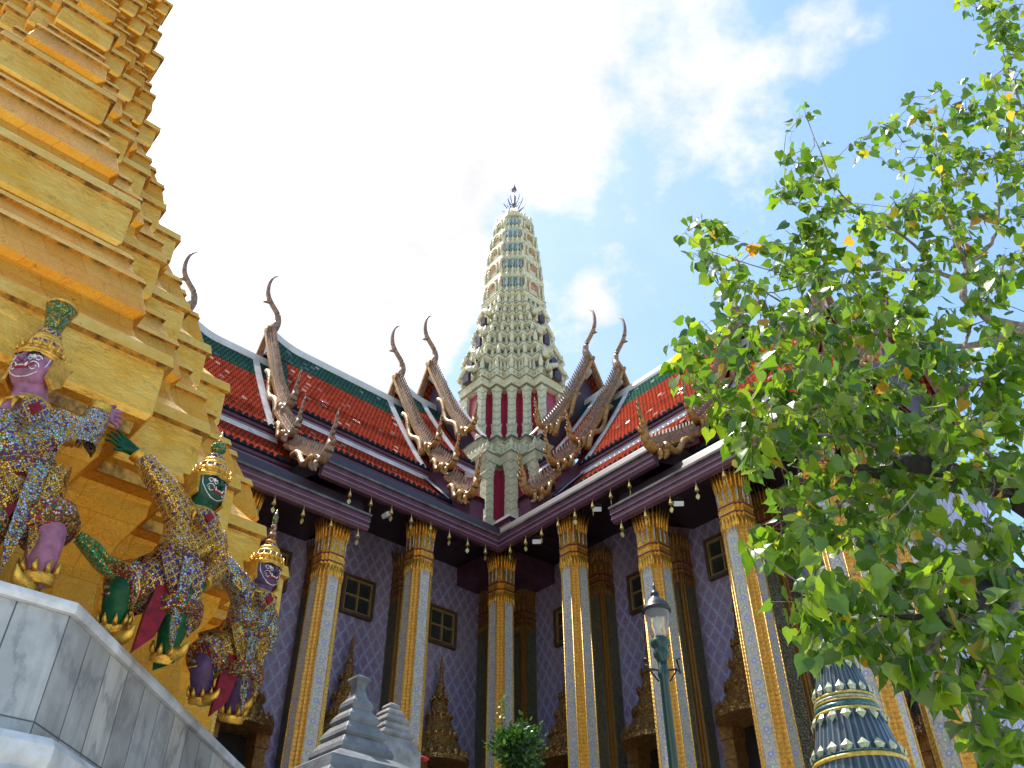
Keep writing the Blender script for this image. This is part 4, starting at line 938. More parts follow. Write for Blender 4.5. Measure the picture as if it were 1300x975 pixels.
for k in range(len(LEV) - 1):
    (h, e, zt), (h2, e2, z2) = LEV[k], LEV[k+1]
    m_ = MB(); m_.loft(tier_profile(h, e, zt, z2 - zt, h2, e2), n4, 0, (0, 0), [0, 0, 2, 0, 1, 1, 2, 1, 2, 1, 1, 0, 0, 0, 0, 2, 1, 2, 0, 2, 1, 2, 0]); m_.build('gilded_tier', [M['gold_leaf'], M['gold_pale_lit'], M['gold_worn']], stupa, bevel=0.014)
h, e, z = LEV[-1]
m_ = MB(); m_.lathe([(h*1.0, -.1), (h*1.05, .3), (h*.8, 1.2), (h*.55, 2.2), (h*.6, 2.3), (h*.3, 3.2), (.06, 6.0), (.01, 6.6)], 20, (0, 0, z - .3)); m_.build('spire', M['gold_leaf'], stupa)
# ---- PART2 ----
# ================================================================== guardian statues on the marble ledge
def skin(name, joints, edges, material, parent, loc, levels=2):
    """one continuous tapering surface grown round a skeleton: joints = [(point, radius)]"""
    me = bpy.data.meshes.new(name); me.from_pydata([tuple(Vector(p) - loc) for p, r_ in joints], edges, [])
    o = bpy.data.objects.new(name, me); COL.objects.link(o)
    sm = o.modifiers.new('skin', 'SKIN'); sm.use_smooth_shade = True
    for k, (p, r_) in enumerate(joints):
        sv = me.skin_vertices[0].data[k]; rr = r_ if hasattr(r_, '__len__') else (r_, r_)
        sv.radius = rr; sv.use_root = (k == 0)
    sb = o.modifiers.new('sub', 'SUBSURF'); sb.levels = sb.render_levels = levels
    dg = bpy.context.evaluated_depsgraph_get(); new = bpy.data.meshes.new_from_object(o.evaluated_get(dg))
    o.modifiers.clear(); o.data = new; bpy.data.meshes.remove(me); new.name = name
    new.materials.clear(); new.materials.append(material)
    new.polygons.foreach_set('use_smooth', [True]*len(new.polygons))
    o.parent = parent; return o

R3, U3 = Vector((r2.x, r2.y, 0)), Vector((-l2.x, -l2.y, 0))
def guardian(label, A, px, k, face_dir, skin_m, face_m, jacket, trousers, crown, group):
    """px: photo-surveyed joints (x, y, depth towards the courtyard); k: body scale"""
    J = {n: on_a(x, y, A + d) for n, (x, y, d) in px.items()}
    J['foot_l'].z = max(J['foot_l'].z, ZM + .045); J['foot_r'].z = max(J['foot_r'].z, ZM + .045)
    loc = Vector(((J['foot_l'].x + J['foot_r'].x)/2, (J['foot_l'].y + J['foot_r'].y)/2, ZM))
    root = empty('guardian_statue', loc, 0, label, 'statue', group)
    fd = face_dir.normalized(); sd = fd.cross(Vector((0, 0, 1))).normalized()
    joints, edges, idx = [], [], {}
    def jt(n, p, r_, par=None):
        idx[n] = len(joints); joints.append((p, r_ if hasattr(r_, '__len__') else r_*k))
        if par: edges.append((idx[par], idx[n]))
    hd = J['head']
    jt('pelvis', J['pelvis'], .15); jt('waist', J['waist'], .14, 'pelvis'); jt('chest', J['chest'], .185, 'waist'); jt('neck', J['neck'], .088, 'chest')
    jt('head0', hd - Vector((0, 0, .05*k)), .105, 'neck'); jt('head', hd + Vector((0, 0, .06*k)), .115, 'head0'); jt('crownpt', hd + Vector((0, 0, .14*k)), .07, 'head')
    for s_ in 'lr':
        jt('sh'+s_, J['sh_'+s_], .085, 'chest'); jt('el'+s_, J['el_'+s_], .062, 'sh'+s_); jt('wr'+s_, J['wr_'+s_], .044, 'el'+s_)
        pm = J['wr_'+s_].lerp(J['hand_'+s_], .45); jt('pm'+s_, pm, .040, 'wr'+s_)
        dr = (J['hand_'+s_] - J['wr_'+s_]).normalized(); sp = dr.cross(R3).normalized(); ln = (J['hand_'+s_] - J['wr_'+s_]).length
        for q in range(4):                           # four fingers fanned from the palm, then the thumb
            off = sp*((q - 1.5)*.026*k); L = ln*(.55, .64, .60, .48)[q]
            L *= .72; a = pm + dr*.035*k + off; b_ = a + dr*L*.5 + off*.25 + R3*.008*k; c = b_ + dr*L*.42 + off*.3 - R3*.015*k
            jt(f'f{s_}{q}a', a, .0135, 'pm'+s_); jt(f'f{s_}{q}b', b_, .0115, f'f{s_}{q}a'); jt(f'f{s_}{q}c', c, .008, f'f{s_}{q}b')
        a = pm - dr*.01*k - sp*.052*k; jt(f't{s_}a', a, .015, 'pm'+s_); jt(f't{s_}b', a - sp*.03*k + dr*.05*k, .011, f't{s_}a')
        jt('hip'+s_, J['hip_'+s_], .120, 'pelvis'); jt('kn'+s_, J['kn_'+s_], .108, 'hip'+s_); jt('cf'+s_, J['kn_'+s_].lerp(J['an_'+s_], .4), .100, 'kn'+s_); jt('an'+s_, J['an_'+s_], .078, 'cf'+s_)
        ft = J['foot_'+s_]; jt('he'+s_, ft, .050, 'an'+s_); jt('to'+s_, ft + fd*.09*k + Vector((0, 0, -.005)), .036, 'he'+s_); jt('tp'+s_, ft + fd*.14*k + Vector((0, 0, -.01)), .022, 'to'+s_)
    skin('body', joints, edges, M[skin_m], root, loc)
    kneecap = {s_: J['hip_'+s_].lerp(J['kn_'+s_], .74) for s_ in 'lr'}
    def sub(names, name, m, grow):
        js, es, ix = [], [], {}
        for n, par, r_ in names:
            key = n if isinstance(n, str) else tuple(n); ix[key] = len(js); js.append((joints[idx[n]][0] if isinstance(n, str) else n, (r_ + grow)*k))
            if par: es.append((ix[par], ix[key]))
        return skin(name, js, es, M[m], root, loc)
    sub([('pelvis', None, .145), ('waist', 'pelvis', .14), ('chest', 'waist', .188)] + [x for s_ in 'lr' for x in (('sh'+s_, 'chest', .10), ('el'+s_, 'sh'+s_, .076), ('wr'+s_, 'el'+s_, .050))] + [('hip'+s_, 'pelvis', .10) for s_ in 'lr'], 'jacket', jacket, .028)
    sub([('pelvis', None, .152)] + [x for s_ in 'lr' for x in (('hip'+s_, 'pelvis', .15), (kneecap[s_], 'hip'+s_, .112))], 'breeches', trousers, .030)
    def band(p, q, r0, r1, L, name, m, spikes=0, tilt=0.0, n=18):
        """ring of ornament round a limb at p, axis towards q"""
        ax = (q - p).normalized(); u = ax.cross(Vector((.3, .2, 1))).normalized(); v = ax.cross(u); mb = MB(); rr = []
        for a, r_ in ((0, r0*.96), (.06, r0*1.05), (.3, r0), (.5, (r0 + r1)/2*1.07), (.7, r1), (.94, r1*1.06), (1, r1*.96)):
            rr.append([p + ax*(a*L) + (u*math.cos(2*PI*i/n) + v*math.sin(2*PI*i/n))*r_ for i in range(n)])
        mb.rings(rr, 0, True, True)
        for i in range(spikes):
            d_ = u*math.cos(2*PI*i/spikes) + v*math.sin(2*PI*i/spikes)
            mb.tube([p + d_*r0*.98, p + d_*r0*1.10 - ax*L*.5, p + d_*r0*1.12 - ax*L*1.15], [.020*k, .016*k, .002], 5)
        return mb.build(name, M[m], root, loc)
    for s_ in 'lr':
        kn, an, wr, el, sh = J['kn_'+s_], J['an_'+s_], J['wr_'+s_], J['el_'+s_], J['sh_'+s_]
        hp_ = J['hip_'+s_]; band(kneecap[s_].lerp(kn, -.10), kn, .162*k, .148*k, .10*k, 'knee_band', 'mosaic_band'); band(kneecap[s_].lerp(kn, .55), kn, .150*k, .128*k, .04*k, 'knee_band', 'gilt')
        band(an.lerp(kn, .06), an, .090*k, .086*k, .06*k, 'anklet', 'gilt', 9)
        band(wr.lerp(el, .16), wr, .060*k, .066*k, .06*k, 'bracelet', 'gilt'); band(wr.lerp(el, .50), wr, .074*k, .070*k, .045*k, 'bracelet', 'mosaic_band')
        band(sh.lerp(el, .30), el, .098*k, .092*k, .07*k, 'armlet', 'gilt'); band(sh.lerp(el, .72), el, .084*k, .084*k, .04*k, 'armlet', 'mosaic_purple')
        ft = J['foot_'+s_]; mb = MB(); mb.tube([ft + Vector((0, 0, .0)), ft + fd*.09*k + Vector((0, 0, -.012)), ft + fd*.16*k + Vector((0, 0, .0)), ft + fd*.19*k + Vector((0, 0, .05*k))], [.050*k, .048*k, .030*k, .005], 10)
        mb.build('slipper', M['gilt'], root, loc)
    band(J['pelvis'].lerp(J['waist'], .45), J['waist'], .182*k, .176*k, .09*k, 'belt', 'mosaic_band'); band(J['pelvis'].lerp(J['waist'], .10), J['waist'], .196*k, .188*k, .06*k, 'belt', 'mosaic_purple')
    band(J['chest'].lerp(J['neck'], .42), J['neck'], .150*k, .105*k, .07*k, 'collar', 'gilt', 12)
    mb = MB(); c0 = J['chest'] + R3*.205*k; mb.plate([(0, -.10), (.065, -.02), (.075, .04), (0, .07), (-.075, .04), (-.065, -.02)], lambda u, v, w_: c0 + U3*u*k + Vector((0, 0, v*k)) + R3*w_, .03, 0)
    mb.plate([(0, -.05), (.035, 0), (0, .04), (-.035, 0)], lambda u, v, w_: c0 + U3*u*k + Vector((0, 0, v*k)) + R3*(w_ + .02), .03, 1)
    mb.build('breast_jewel', [M['mosaic_purple'], M['cloth_red']], root, loc)
    # hanging front cloths
    p0 = J['pelvis'] + R3*.185*k; dn = ((J['foot_l'] + J['foot_r'])/2 - J['pelvis'])
    def cloth(pts, name, m, dep, th=.02):
        mb = MB(); mb.plate(pts, lambda u, v, w_: p0 + U3*u*k + Vector((0, 0, v*k)) + R3*(dep + w_ + .05*math.sin(v*9)), th); mb.build(name, M[m], root, loc)
    cloth([(-.10, .02), (.05, .02), (.02, -.22), (-.07, -.50), (-.17, -.62), (-.15, -.34)], 'red_cloth', 'cloth_red', -.04, .05)
    cloth([(-.02, .06), (.07, .06), (.08, -.30), (.04, -.58), (.0, -.40)], 'sash', 'mosaic_silver', .03)
    cloth([(.08, .05), (.16, .04), (.17, -.24), (.13, -.46), (.10, -.30)], 'sash', trousers, .02)
    # flared tails of the breeches
    mb = MB(); kl = J['kn_l']
    kk_ = k*.8 if crown == 'flared' else k*.5
    if crown == 'flared': kl = J['kn_r']*1.0 + U3*.30 + Vector((0, 0, -.02))
    sg_ = 1 if crown == 'flared' else -1
    for q in range(2):
        tp = spline([(-.12, .05 - .03*q, .05), (.0, .0 - .05*q, .075), (.10, -.06 - .07*q, .06), (.16, -.05 - .10*q, .036), (.20, -.05 - .12*q, .006)], 4)
        mb.tube([kl + U3*sg_*u*kk_ + Vector((0, 0, v*kk_)) for u, v, r_ in tp], [r_*kk_ for u, v, r_ in tp], 8, flat=.45)
    mb.build('cloth_tail', M['mosaic_green' if crown == 'flared' else 'mosaic_purple'], root, loc)
    # head: mask with painted features, ear flames, crown
    def hp(az, el, r_=1.0):
        d_ = fd*math.cos(az)*math.cos(el) + sd*math.sin(az)*math.cos(el) + Vector((0, 0, math.sin(el))); return hd + Vector((d_.x*.122, d_.y*.122, d_.z*.150))*k*r_
    mb = MB(); n_, m_2 = 20, 12
    mb.rings([[hp(2*PI*i/n_, -1.45 + 2.9*j/m_2, 1.0 + .05*math.exp(-((j - 4)/1.6)**2)*max(0, math.cos(2*PI*i/n_))) for i in range(n_)] for j in range(m_2 + 1)], 0, True, True)
    nose = [hp(0, .30, 1.0), hp(0, .08, 1.10), hp(0, -.05, 1.20), hp(0, -.13, 1.08)]; mb.tube(nose, [.012*k, .017*k, .026*k, .014*k], 8)
    for sg in (-1, 1): mb.tube([hp(sg*.16, -.10, 1.06), hp(sg*.10, -.10, 1.12)], [.018*k, .02*k], 6)
    mask = mb.build('face', M[face_m], root, loc)
    mb = MB()
    for sg in (-1, 1):
        mb.tube([hp(sg*a, b, 1.045) for a, b in ((.10, .26), (.28, .36), (.55, .40), (.80, .24))], [.004*k, .008*k, .007*k, .002], 6, 1)
        mb.lathe([(.002, -.013*k), (.016*k, -.007*k), (.019*k, 0), (.016*k, .007*k), (.002, .013*k)], 10, hp(sg*.36, .14, 1.03), 0)
        mb.lathe([(.002, -.009*k), (.011*k, 0), (.002, .009*k)], 8, hp(sg*.34, .14, 1.17), 2)
        mb.tube([hp(sg*a, b, 1.05) for a, b in ((.05, -.30), (.20, -.33), (.36, -.30), (.48, -.20), (.50, -.12))], [.003*k, .005*k, .005*k, .004*k, .002], 6, 3)
        mb.tube([hp(sg*.20, -.36, 1.06), hp(sg*.24, -.26, 1.10), hp(sg*.28, -.16, 1.10)], [.008*k, .007*k, .001], 5, 0)
    for sg in (-1, 1):                               # swirling pale lines of the mask
        for ca, ce, ra, re_ in ((.52, -.28, .26, .22), (.30, .02, .15, .10), (.62, .10, .16, .14)):
            mb.tube([hp(sg*(ca + ra*(1 - .05*q)*math.cos(q*.62)), ce + re_*(1 - .05*q)*math.sin(q*.62), 1.035) for q in range(12)], .0034*k, 5, 0)
        mb.tube([hp(sg*a, b, 1.03) for a, b in ((.0, -.78), (.35, -.74), (.75, -.50), (1.05, -.10), (1.15, .30))], .0036*k, 5, 0)
    mb.tube([hp(a, -.36 - .04*abs(a), 1.06) for a in (-.34, -.16, 0, .16, .34)], [.004*k, .009*k, .010*k, .009*k, .004*k], 7, 3)
    mb.tube([hp(a, -.33, 1.085) for a in (-.25, 0, .25)], [.004*k, .007*k, .004*k], 6, 0)
    mb.build('painted_features', [M['paint_white'], M['paint_black'], M['paint_black'], M['paint_red']], mask, loc)
    for sg in (-1, 1):
        mb = MB()
        def ep(u, v, w_, sg=sg): return hd + sd*sg*(.126 + w_)*k - fd*(u + .01)*k + Vector((0, 0, v))*k
        mb.plate([(-.06, -.09), (.02, -.12), (.09, -.05), (.10, .03), (.14, .12), (.06, .08), (.02, .10), (-.04, .06)], ep, .022)
        mb.build('ear_flame', M['gilt'], root, loc)
    top = hd + Vector((0, 0, .105*k)); mb = MB()
    base = [(.118, -.05, 0), (.132, -.035, 0), (.132, -.01, 0), (.116, .0, 0), (.122, .02, 0), (.122, .04, 0), (.100, .05, 1), (.106, .075, 1), (.104, .095, 0), (.088, .105, 0), (.092, .122, 0), (.086, .135, 0)]
    ext = {'flared': [(.060, .14, 1), (.070, .16, 1), (.070, .185, 1), (.052, .195, 0), (.050, .22, 2), (.072, .33, 2), (.092, .40, 2), (.098, .41, 0), (.09, .42, 0)],
           'bud': [(.058, .145, 1), (.066, .16, 1), (.062, .185, 1), (.044, .195, 0), (.036, .21, 2), (.056, .25, 2), (.054, .29, 2), (.026, .325, 2), (.022, .33, 0), (.012, .38, 0), (.002, .42, 0)],
           'needle': [(.060, .15, 0), (.062, .17, 1), (.045, .19, 1), (.048, .21, 0), (.034, .23, 3), (.036, .27, 3), (.026, .29, 0), (.024, .31, 1), (.026, .36, 1), (.016, .38, 0), (.020, .40, 3), (.024, .45, 2), (.010, .50, 3), (.002, .53, 0)]}[crown]
    P = base + ext
    for j in range(len(P) - 1):
        mb.lathe([(P[j][0]*k, P[j][1]*k), (P[j+1][0]*k, P[j+1][1]*k)], 18, top, P[j+1][2])
    for i in range(16):
        an = 2*PI*i/16; d_ = Vector((math.cos(an), math.sin(an), 0)); mb.tube([top + d_*.130*k, top + d_*.138*k + Vector((0, 0, .02*k)), top + d_*.134*k + Vector((0, 0, .055*k))], [.012*k, .010*k, .002], 5)
    mb.build('crown', [M['gilt'], M['mosaic_purple'], M['mosaic_green'], M['mosaic_band']], root, loc)
    return root
grp = 'guardian statues holding up the gilded stupa'
guardian('pink faced guardian statue in silver mosaic jacket, nearest on the marble ledge', 13.38,
    dict(head=(43, 472, .04), neck=(40, 503, 0), chest=(28, 540, 0), waist=(25, 590, 0), pelvis=(22, 622, 0), sh_r=(72, 541, .02), el_r=(112, 553, .05), wr_r=(126, 521, .02), hand_r=(152, 533, -.02),
         sh_l=(-14, 540, .02), el_l=(-62, 552, .05), wr_l=(-72, 512, .02), hand_l=(-86, 490, -.02), hip_r=(44, 634, .03), kn_r=(62, 672, .16), an_r=(46, 732, .1), foot_r=(40, 749, .1),
         hip_l=(0, 634, .03), kn_l=(-40, 672, .16), an_l=(-36, 721, .1), foot_l=(-32, 737, .1)), 1.22, Vector((-.05, -1.0, 0)), 'skin_pink', 'skin_pink', 'mosaic_silver', 'mosaic_gold', 'flared', grp)
guardian('green faced guardian statue lunging with one arm raised, middle of the three', 13.12,
    dict(head=(264, 622, .06), neck=(256, 645, .03), chest=(247, 672, .02), waist=(229, 708, 0), pelvis=(215, 735, 0), sh_l=(231, 655, .02), el_l=(205, 614, .04), wr_l=(176, 577, .02), hand_l=(138, 549, 0),
         sh_r=(268, 686, .02), el_r=(276, 720, -.06), wr_r=(258, 738, .02), hand_r=(240, 745, .06), hip_l=(203, 737, .02), kn_l=(152, 745, .12), an_l=(143, 794, .02), foot_l=(142, 811, .02),
         hip_r=(227, 745, .03), kn_r=(224, 786, .14), an_r=(209, 833, .04), foot_r=(206, 850, .04)), 1.10, Vector((.86, -.50, 0)), 'skin_green', 'face_green', 'mosaic_gold', 'mosaic_purple', 'bud', grp)
guardian('purple faced guardian statue with a needle crown, farthest along the marble ledge', 12.45,
    dict(head=(336, 730, .05), neck=(330, 750, .02), chest=(324, 772, .02), waist=(309, 802, 0), pelvis=(299, 822, 0), sh_l=(312, 754, .02), el_l=(290, 726, .04), wr_l=(271, 698, .02), hand_l=(252, 676, 0),
         sh_r=(337, 786, .02), el_r=(340, 815, -.06), wr_r=(326, 828, .02), hand_r=(314, 833, .06), hip_l=(290, 824, .02), kn_l=(258, 838, .12), an_l=(255, 885, .02), foot_l=(252, 900, .02),
         hip_r=(308, 830, .03), kn_r=(307, 866, .14), an_r=(295, 909, .04), foot_r=(292, 925, .04)), 1.06, Vector((.84, -.54, 0)), 'skin_purple', 'skin_purple', 'mosaic_silver', 'mosaic_gold', 'needle', grp)

# ================================================================== smaller things in the court
# bells along the eaves
bell_me = MB(); bell_me.tube([(0, 0, 0), (0, 0, -.14)], .006, 5); bell_me.lathe([(.012, -.13), (.022, -.15), (.034, -.21), (.052, -.27), (.060, -.30), (.050, -.30), (.02, -.285)], 14)
leaf_me = MB(); leaf_me.tube([(0, 0, -.28), (0, 0, -.40)], .004, 4)
leaf_me.plate([(0, -.38), (.045, -.43), (.055, -.48), (.03, -.525), (0, -.56), (-.03, -.525), (-.055, -.48), (-.045, -.43)], lambda u, v, w_: Vector((u, w_, v)), .012)
ORD = ['first', 'second', 'third', 'fourth', 'fifth', 'sixth', 'seventh', 'eighth', 'ninth', 'tenth']
proto = None
for side, wing_ in (('L', 'left'), ('R', 'right')):
    for row, z, lst in (('main', 11.86, [5.35 + .545*k for k in range(8)]), ('porch', 10.99, [8.85 + .66*k for k in range(6 if side == 'L' else 5)])):
        for k, s in enumerate(lst):
            p = T(side, s, 4.93, 0); q = AB(p.x, -p.y, z)
            if proto is None:
                root = empty('wind_bell', q, 0); b0 = bell_me.build('bell', M['bell_gilt'], root); c0 = leaf_me.build('leaf_clapper', M['bell_leaf'], b0); proto = (root, b0, c0)
            else:
                root = proto[0].copy(); COL.objects.link(root); root.location = q
                b = proto[1].copy(); COL.objects.link(b); b.parent = root
                c = proto[2].copy(); COL.objects.link(c); c.parent = b
            root.rotation_euler.z = random.uniform(0, 3); root.scale = (.78, .78, .78)
            tag(root, f'small gilt bell, {ORD[k]} from the inner corner under the {wing_} {row} eave', 'wind bell', 'bells hanging from the temple eaves')
# floodlights tucked under the eaves
fl = [('R', 6.05, 11.70, 'white floodlight under the right main eave, nearest the inner corner'), ('R', 8.0, 11.70, 'white floodlight under the right main eave, above the lamp post side'),
      ('R', 10.2, 10.84, 'white floodlight under the right porch eave near the tree'), ('L', 8.05, 11.70, 'white floodlight under the left main eave')]
f0 = None
for side, s, z, lab in fl:
    p = T(side, s, 4.72, 0); q = AB(p.x, -p.y, z)
    root = empty('floodlight', q, TEMPLE_ROT + (PI/4 if side == 'R' else 0), lab, 'floodlight', 'floodlights under the eaves')
    if f0 is None:
        mb = MB(); mb.box((-.10, -.08, -.05), (.10, .08, .05), 0, Matrix.Rotation(R(35), 4, 'X')); a = mb.build('housing', M['floodlight'], root, bevel=.01)
        mb = MB(); mb.tube([(-.11, 0, 0), (-.11, 0, .12), (.11, 0, .12), (.11, 0, 0)], .012, 5); mb.tube([(0, 0, .12), (0, 0, .20)], .014, 5); b = mb.build('bracket', M['lamp_black'], root); f0 = (a, b)
    else:
        for o in f0: c = o.copy(); COL.objects.link(c); c.parent = root

# lamp post
lp = on_d(838, 815, 9.5); LZ = lp.z
lamp = empty('street_lamp', (lp.x, lp.y, 0), 0, 'dark green lamp post with a clear glass lantern and black cap before the right wing', 'street lamp')
mb = MB(); mb.lathe([(.17, 0), (.17, .25), (.12, .35), (.11, 1.0), (.075, 1.1), (.058, 1.3), (.050, LZ - .42), (.062, LZ - .40), (.066, LZ - .36), (.050, LZ - .32), (.054, LZ - .24)], 20); mb.build('pole', M['lamp_green'], lamp)
mb = MB(); mb.lathe([(.054, LZ - .24), (.060, LZ - .20), (.086, LZ - .17), (.090, LZ - .13), (.072, LZ - .09), (.075, LZ - .07), (.108, LZ - .04), (.110, LZ + .0), (.088, LZ + .03), (.08, LZ + .045)], 22); mb.build('collar', M['lamp_green'], lamp)
mb = MB(); mb.tube([(-.19, 0, LZ - .26), (-.15, 0, LZ - .31), (0, 0, LZ - .33), (.15, 0, LZ - .31), (.19, 0, LZ - .36)], .013, 6)
for sg in (-1, 1): mb.tube([(sg*.19, 0, LZ - .26 if sg < 0 else LZ - .36), (sg*.16, 0, LZ - .20), (sg*.20, 0, LZ - .19)], .011, 6); mb.tube([(sg*.06, 0, LZ - .45), (sg*.15, 0, LZ - .32)], .01, 6)
mb.build('ladder_bar', M['lamp_black'], lamp)
mb = MB(); mb.lathe([(.085, LZ + .045), (.105, LZ + .10), (.128, LZ + .22), (.140, LZ + .34), (.140, LZ + .36), (.134, LZ + .36), (.132, LZ + .34), (.120, LZ + .22), (.098, LZ + .10), (.078, LZ + .05)], 24); lg = mb.build('lantern', M['lantern_glass'], lamp)
mb = MB(); mb.lathe([(.03, LZ + .05), (.03, LZ + .12), (.02, LZ + .14), (.045, LZ + .19), (.05, LZ + .24), (.03, LZ + .29), (.005, LZ + .31)], 14); mb.build('bulb', M['bulb'], lg)
mb = MB(); mb.lathe([(.132, LZ + .355), (.165, LZ + .365), (.168, LZ + .385), (.150, LZ + .40), (.145, LZ + .43), (.10, LZ + .49), (.055, LZ + .53), (.045, LZ + .56), (.055, LZ + .575), (.040, LZ + .60), (.014, LZ + .64), (.018, LZ + .66), (.003, LZ + .73)], 22); mb.build('cap', M['lamp_black'], lamp)

# blue tiled spire on the right
bd = 9.0; bp = on_d(1090, 965, bd); BX, BY = bp.x, bp.y
def bz(y):
    x = 645 + (1090 - 645)*(y + 870)/(965 + 870); return on_d(x, y, BY).z
blue = empty('tiled_spire', (BX, BY, 0), 0, 'slender cone spire of dark blue fluted tiles with yellow bands and petals', 'spire')
pxm = 0.0092
mb = MB(); prof = [(.95, 0), (.95, .4), (.80, .6), (.66, 1.6)]
core = [(1000, 52), (975, 47.5), (912, 35), (905, 33.5), (885, 31), (845, 21.5), (838, 20), (800, 13), (775, 9.5), (745, 5), (722, 3.0), (715, .5)]
prof += [(r_*pxm, bz(y)) for y, r_ in core]
rr = []; vs = 0; n_ = 48
mb.lathe(prof, n_, (BX, BY, 0)); body = mb.build('fluted_cone', M['blue_tiles'], blue, (BX, BY, 0))
uvl = body.data.uv_layers.active
if uvl:
    for pl in body.data.polygons:
        for li in pl.loop_indices:
            v = body.data.vertices[body.data.loops[li].vertex_index].co; a = math.atan2(v.y, v.x)/(2*PI)
            c = pl.center; ac = math.atan2(c.y, c.x)/(2*PI)
            if a - ac > .5: a -= 1
            if ac - a > .5: a += 1
            uvl.data[li].uv = (a*1.5, v.z)
def ringat(y0, y1, r0, r1, m, name, grow=1.03):
    mb = MB(); za, zb_ = bz(y0), bz(y1); mb.lathe([(r0*pxm*(grow - .05), za), (r0*pxm*grow, za + .004), ((r0 + r1)/2*pxm*(grow + .03), (za + zb_)/2), (r1*pxm*grow, zb_ - .004), (r1*pxm*(grow - .05), zb_)], 40, (BX, BY, 0)); return mb.build(name, M[m], blue, (BX, BY, 0))
def petals(y0, y1, r0, r1, cnt, name='petal_ring'):
    mb = MB(); za, zb_ = bz(y0), bz(y1)
    for i in range(cnt):
        an = 2*PI*i/cnt; d_ = Vector((math.cos(an), math.sin(an), 0)); sdv = Vector((-d_.y, d_.x, 0)); w0 = PI*r0*pxm/cnt*.8
        c = Vector((BX, BY, 0))
        a = c + d_*r0*pxm*1.04 + Vector((0, 0, za)); t_ = c + d_*r1*pxm*1.07 + Vector((0, 0, zb_)); md = a.lerp(t_, .42)
        mb.add([a + sdv*w0*.55, a - sdv*w0*.55, md - sdv*w0 + d_*.012, t_, md + sdv*w0 + d_*.012, md + d_*.03, a + d_*.015], [(0, 6, 5, 4), (6, 1, 2, 5), (5, 2, 3), (4, 5, 3)], 0)
    mb.build(name, M['petal_glaze'], blue, (BX, BY, 0))
for y0, y1, r0, r1, m, nm in ((976, 969, 47.5, 46.2, 'yellow_glaze', 'yellow_ring'), (969, 966, 46, 45.5, 'teal_glaze', 'teal_ring'), (913, 908, 35.2, 34.2, 'yellow_glaze', 'yellow_ring'), (908, 900.5, 34, 32.8, 'teal_glaze', 'teal_ring'), (900, 897, 33, 32.4, 'yellow_glaze', 'yellow_ring'),
                               (897, 892.5, 32.4, 31.6, 'petal_glaze', 'pale_ring'), (892, 888, 31.8, 31, 'yellow_glaze', 'yellow_ring'), (846, 842, 21.6, 20.8, 'yellow_glaze', 'yellow_ring'), (842, 835.5, 20.5, 19, 'teal_glaze', 'teal_ring'), (835, 832, 19.2, 18.6, 'yellow_glaze', 'yellow_ring')): ringat(y0, y1, r0, r1, m, nm)
petals(913, 927, 35.4, 37.5, 16); petals(888, 874, 30.8, 27.8, 16); petals(846, 859, 21.8, 24.6, 14); petals(966, 952, 45.3, 42.5, 18); petals(832, 822, 18.4, 16.4, 12)

# stone stupas at the bottom
def stone_stupa(label, x, ytop, dist, rows_, m, base_half):
    c = on_d(x, ytop, dist); zt = c.z
    root = empty('stone_stupa', (c.x, c.y, 0), TEMPLE_ROT + R(0), label, 'stupa', 'stone stupas below the left wing'); mb = MB()
    def zy(y): return on_d(645 + (x - 645)*(y + 870)/(ytop + 870), y, c.y).z
    sc = dist*1.06/FPX/1.414*1.02; prof = []
    for y, a in rows_: prof.append((a*sc*.88, a*sc*.88, zy(y)))
    prof = [(base_half, base_half, 0.0), (base_half, base_half, prof[0][2] - .35)] + prof
    mb.loft(prof, 0); mb.build('stepped_body', M[m], root, bevel=.008); return root
stone_stupa('larger grey stone stupa with a vase shaped tip, lower left of the court', 457, 857, 7.4,
    [(1000, 100), (984, 96), (968, 60), (966, 54), (962, 56), (955, 53), (946, 45), (944, 40), (940, 45), (934, 42), (925, 33), (923, 30), (919, 34), (913, 31), (906, 23), (904, 21), (900, 24), (894, 22), (888, 15), (876, 10), (868, 12), (865, 17), (862, 16), (857, 1)], 'stone_grey', .75)
stone_stupa('smaller pale stone stupa with close stepped ledges beside a gilded column', 497, 893, 9.2,
    [(1000, 45), (958, 44), (954, 40), (947, 38), (943, 36), (942, 31), (938, 35), (934, 33), (931, 27), (928, 30), (924, 28), (921, 22), (918, 26), (914, 24), (911, 18), (908, 20), (905, 18), (902, 12), (899, 13), (896, 11), (893, 4)], 'stone_pale', .5)
op = on_d(530, 948, 9.6)
orn = empty('gilded_ornament', (op.x, op.y, 0), 0, 'small gilded hooked ornament with a red tip beside the smaller stone stupa', 'ornament')
mb = MB(); mb.lathe([(.06, 0), (.06, op.z - .4), (.09, op.z - .35), (.05, op.z - .28)], 12, (0, 0, 0)); mb.tube([(0, 0, op.z - .3), (-.02, 0, op.z - .1), (-.06, 0, op.z + .05), (-.10, 0, op.z + .12)], [.05, .06, .045, .008], 8); mb.build('hook', M['horn_gilt'], orn)
mb = MB(); mb.tube([(-.01, 0, op.z - .1), (.05, 0, op.z - .115), (.09, 0, op.z - .13), (.13, 0, op.z - .125)], [.015, .026, .028, .006], 8); mb.build('red_tip', M['paint_red'], orn)

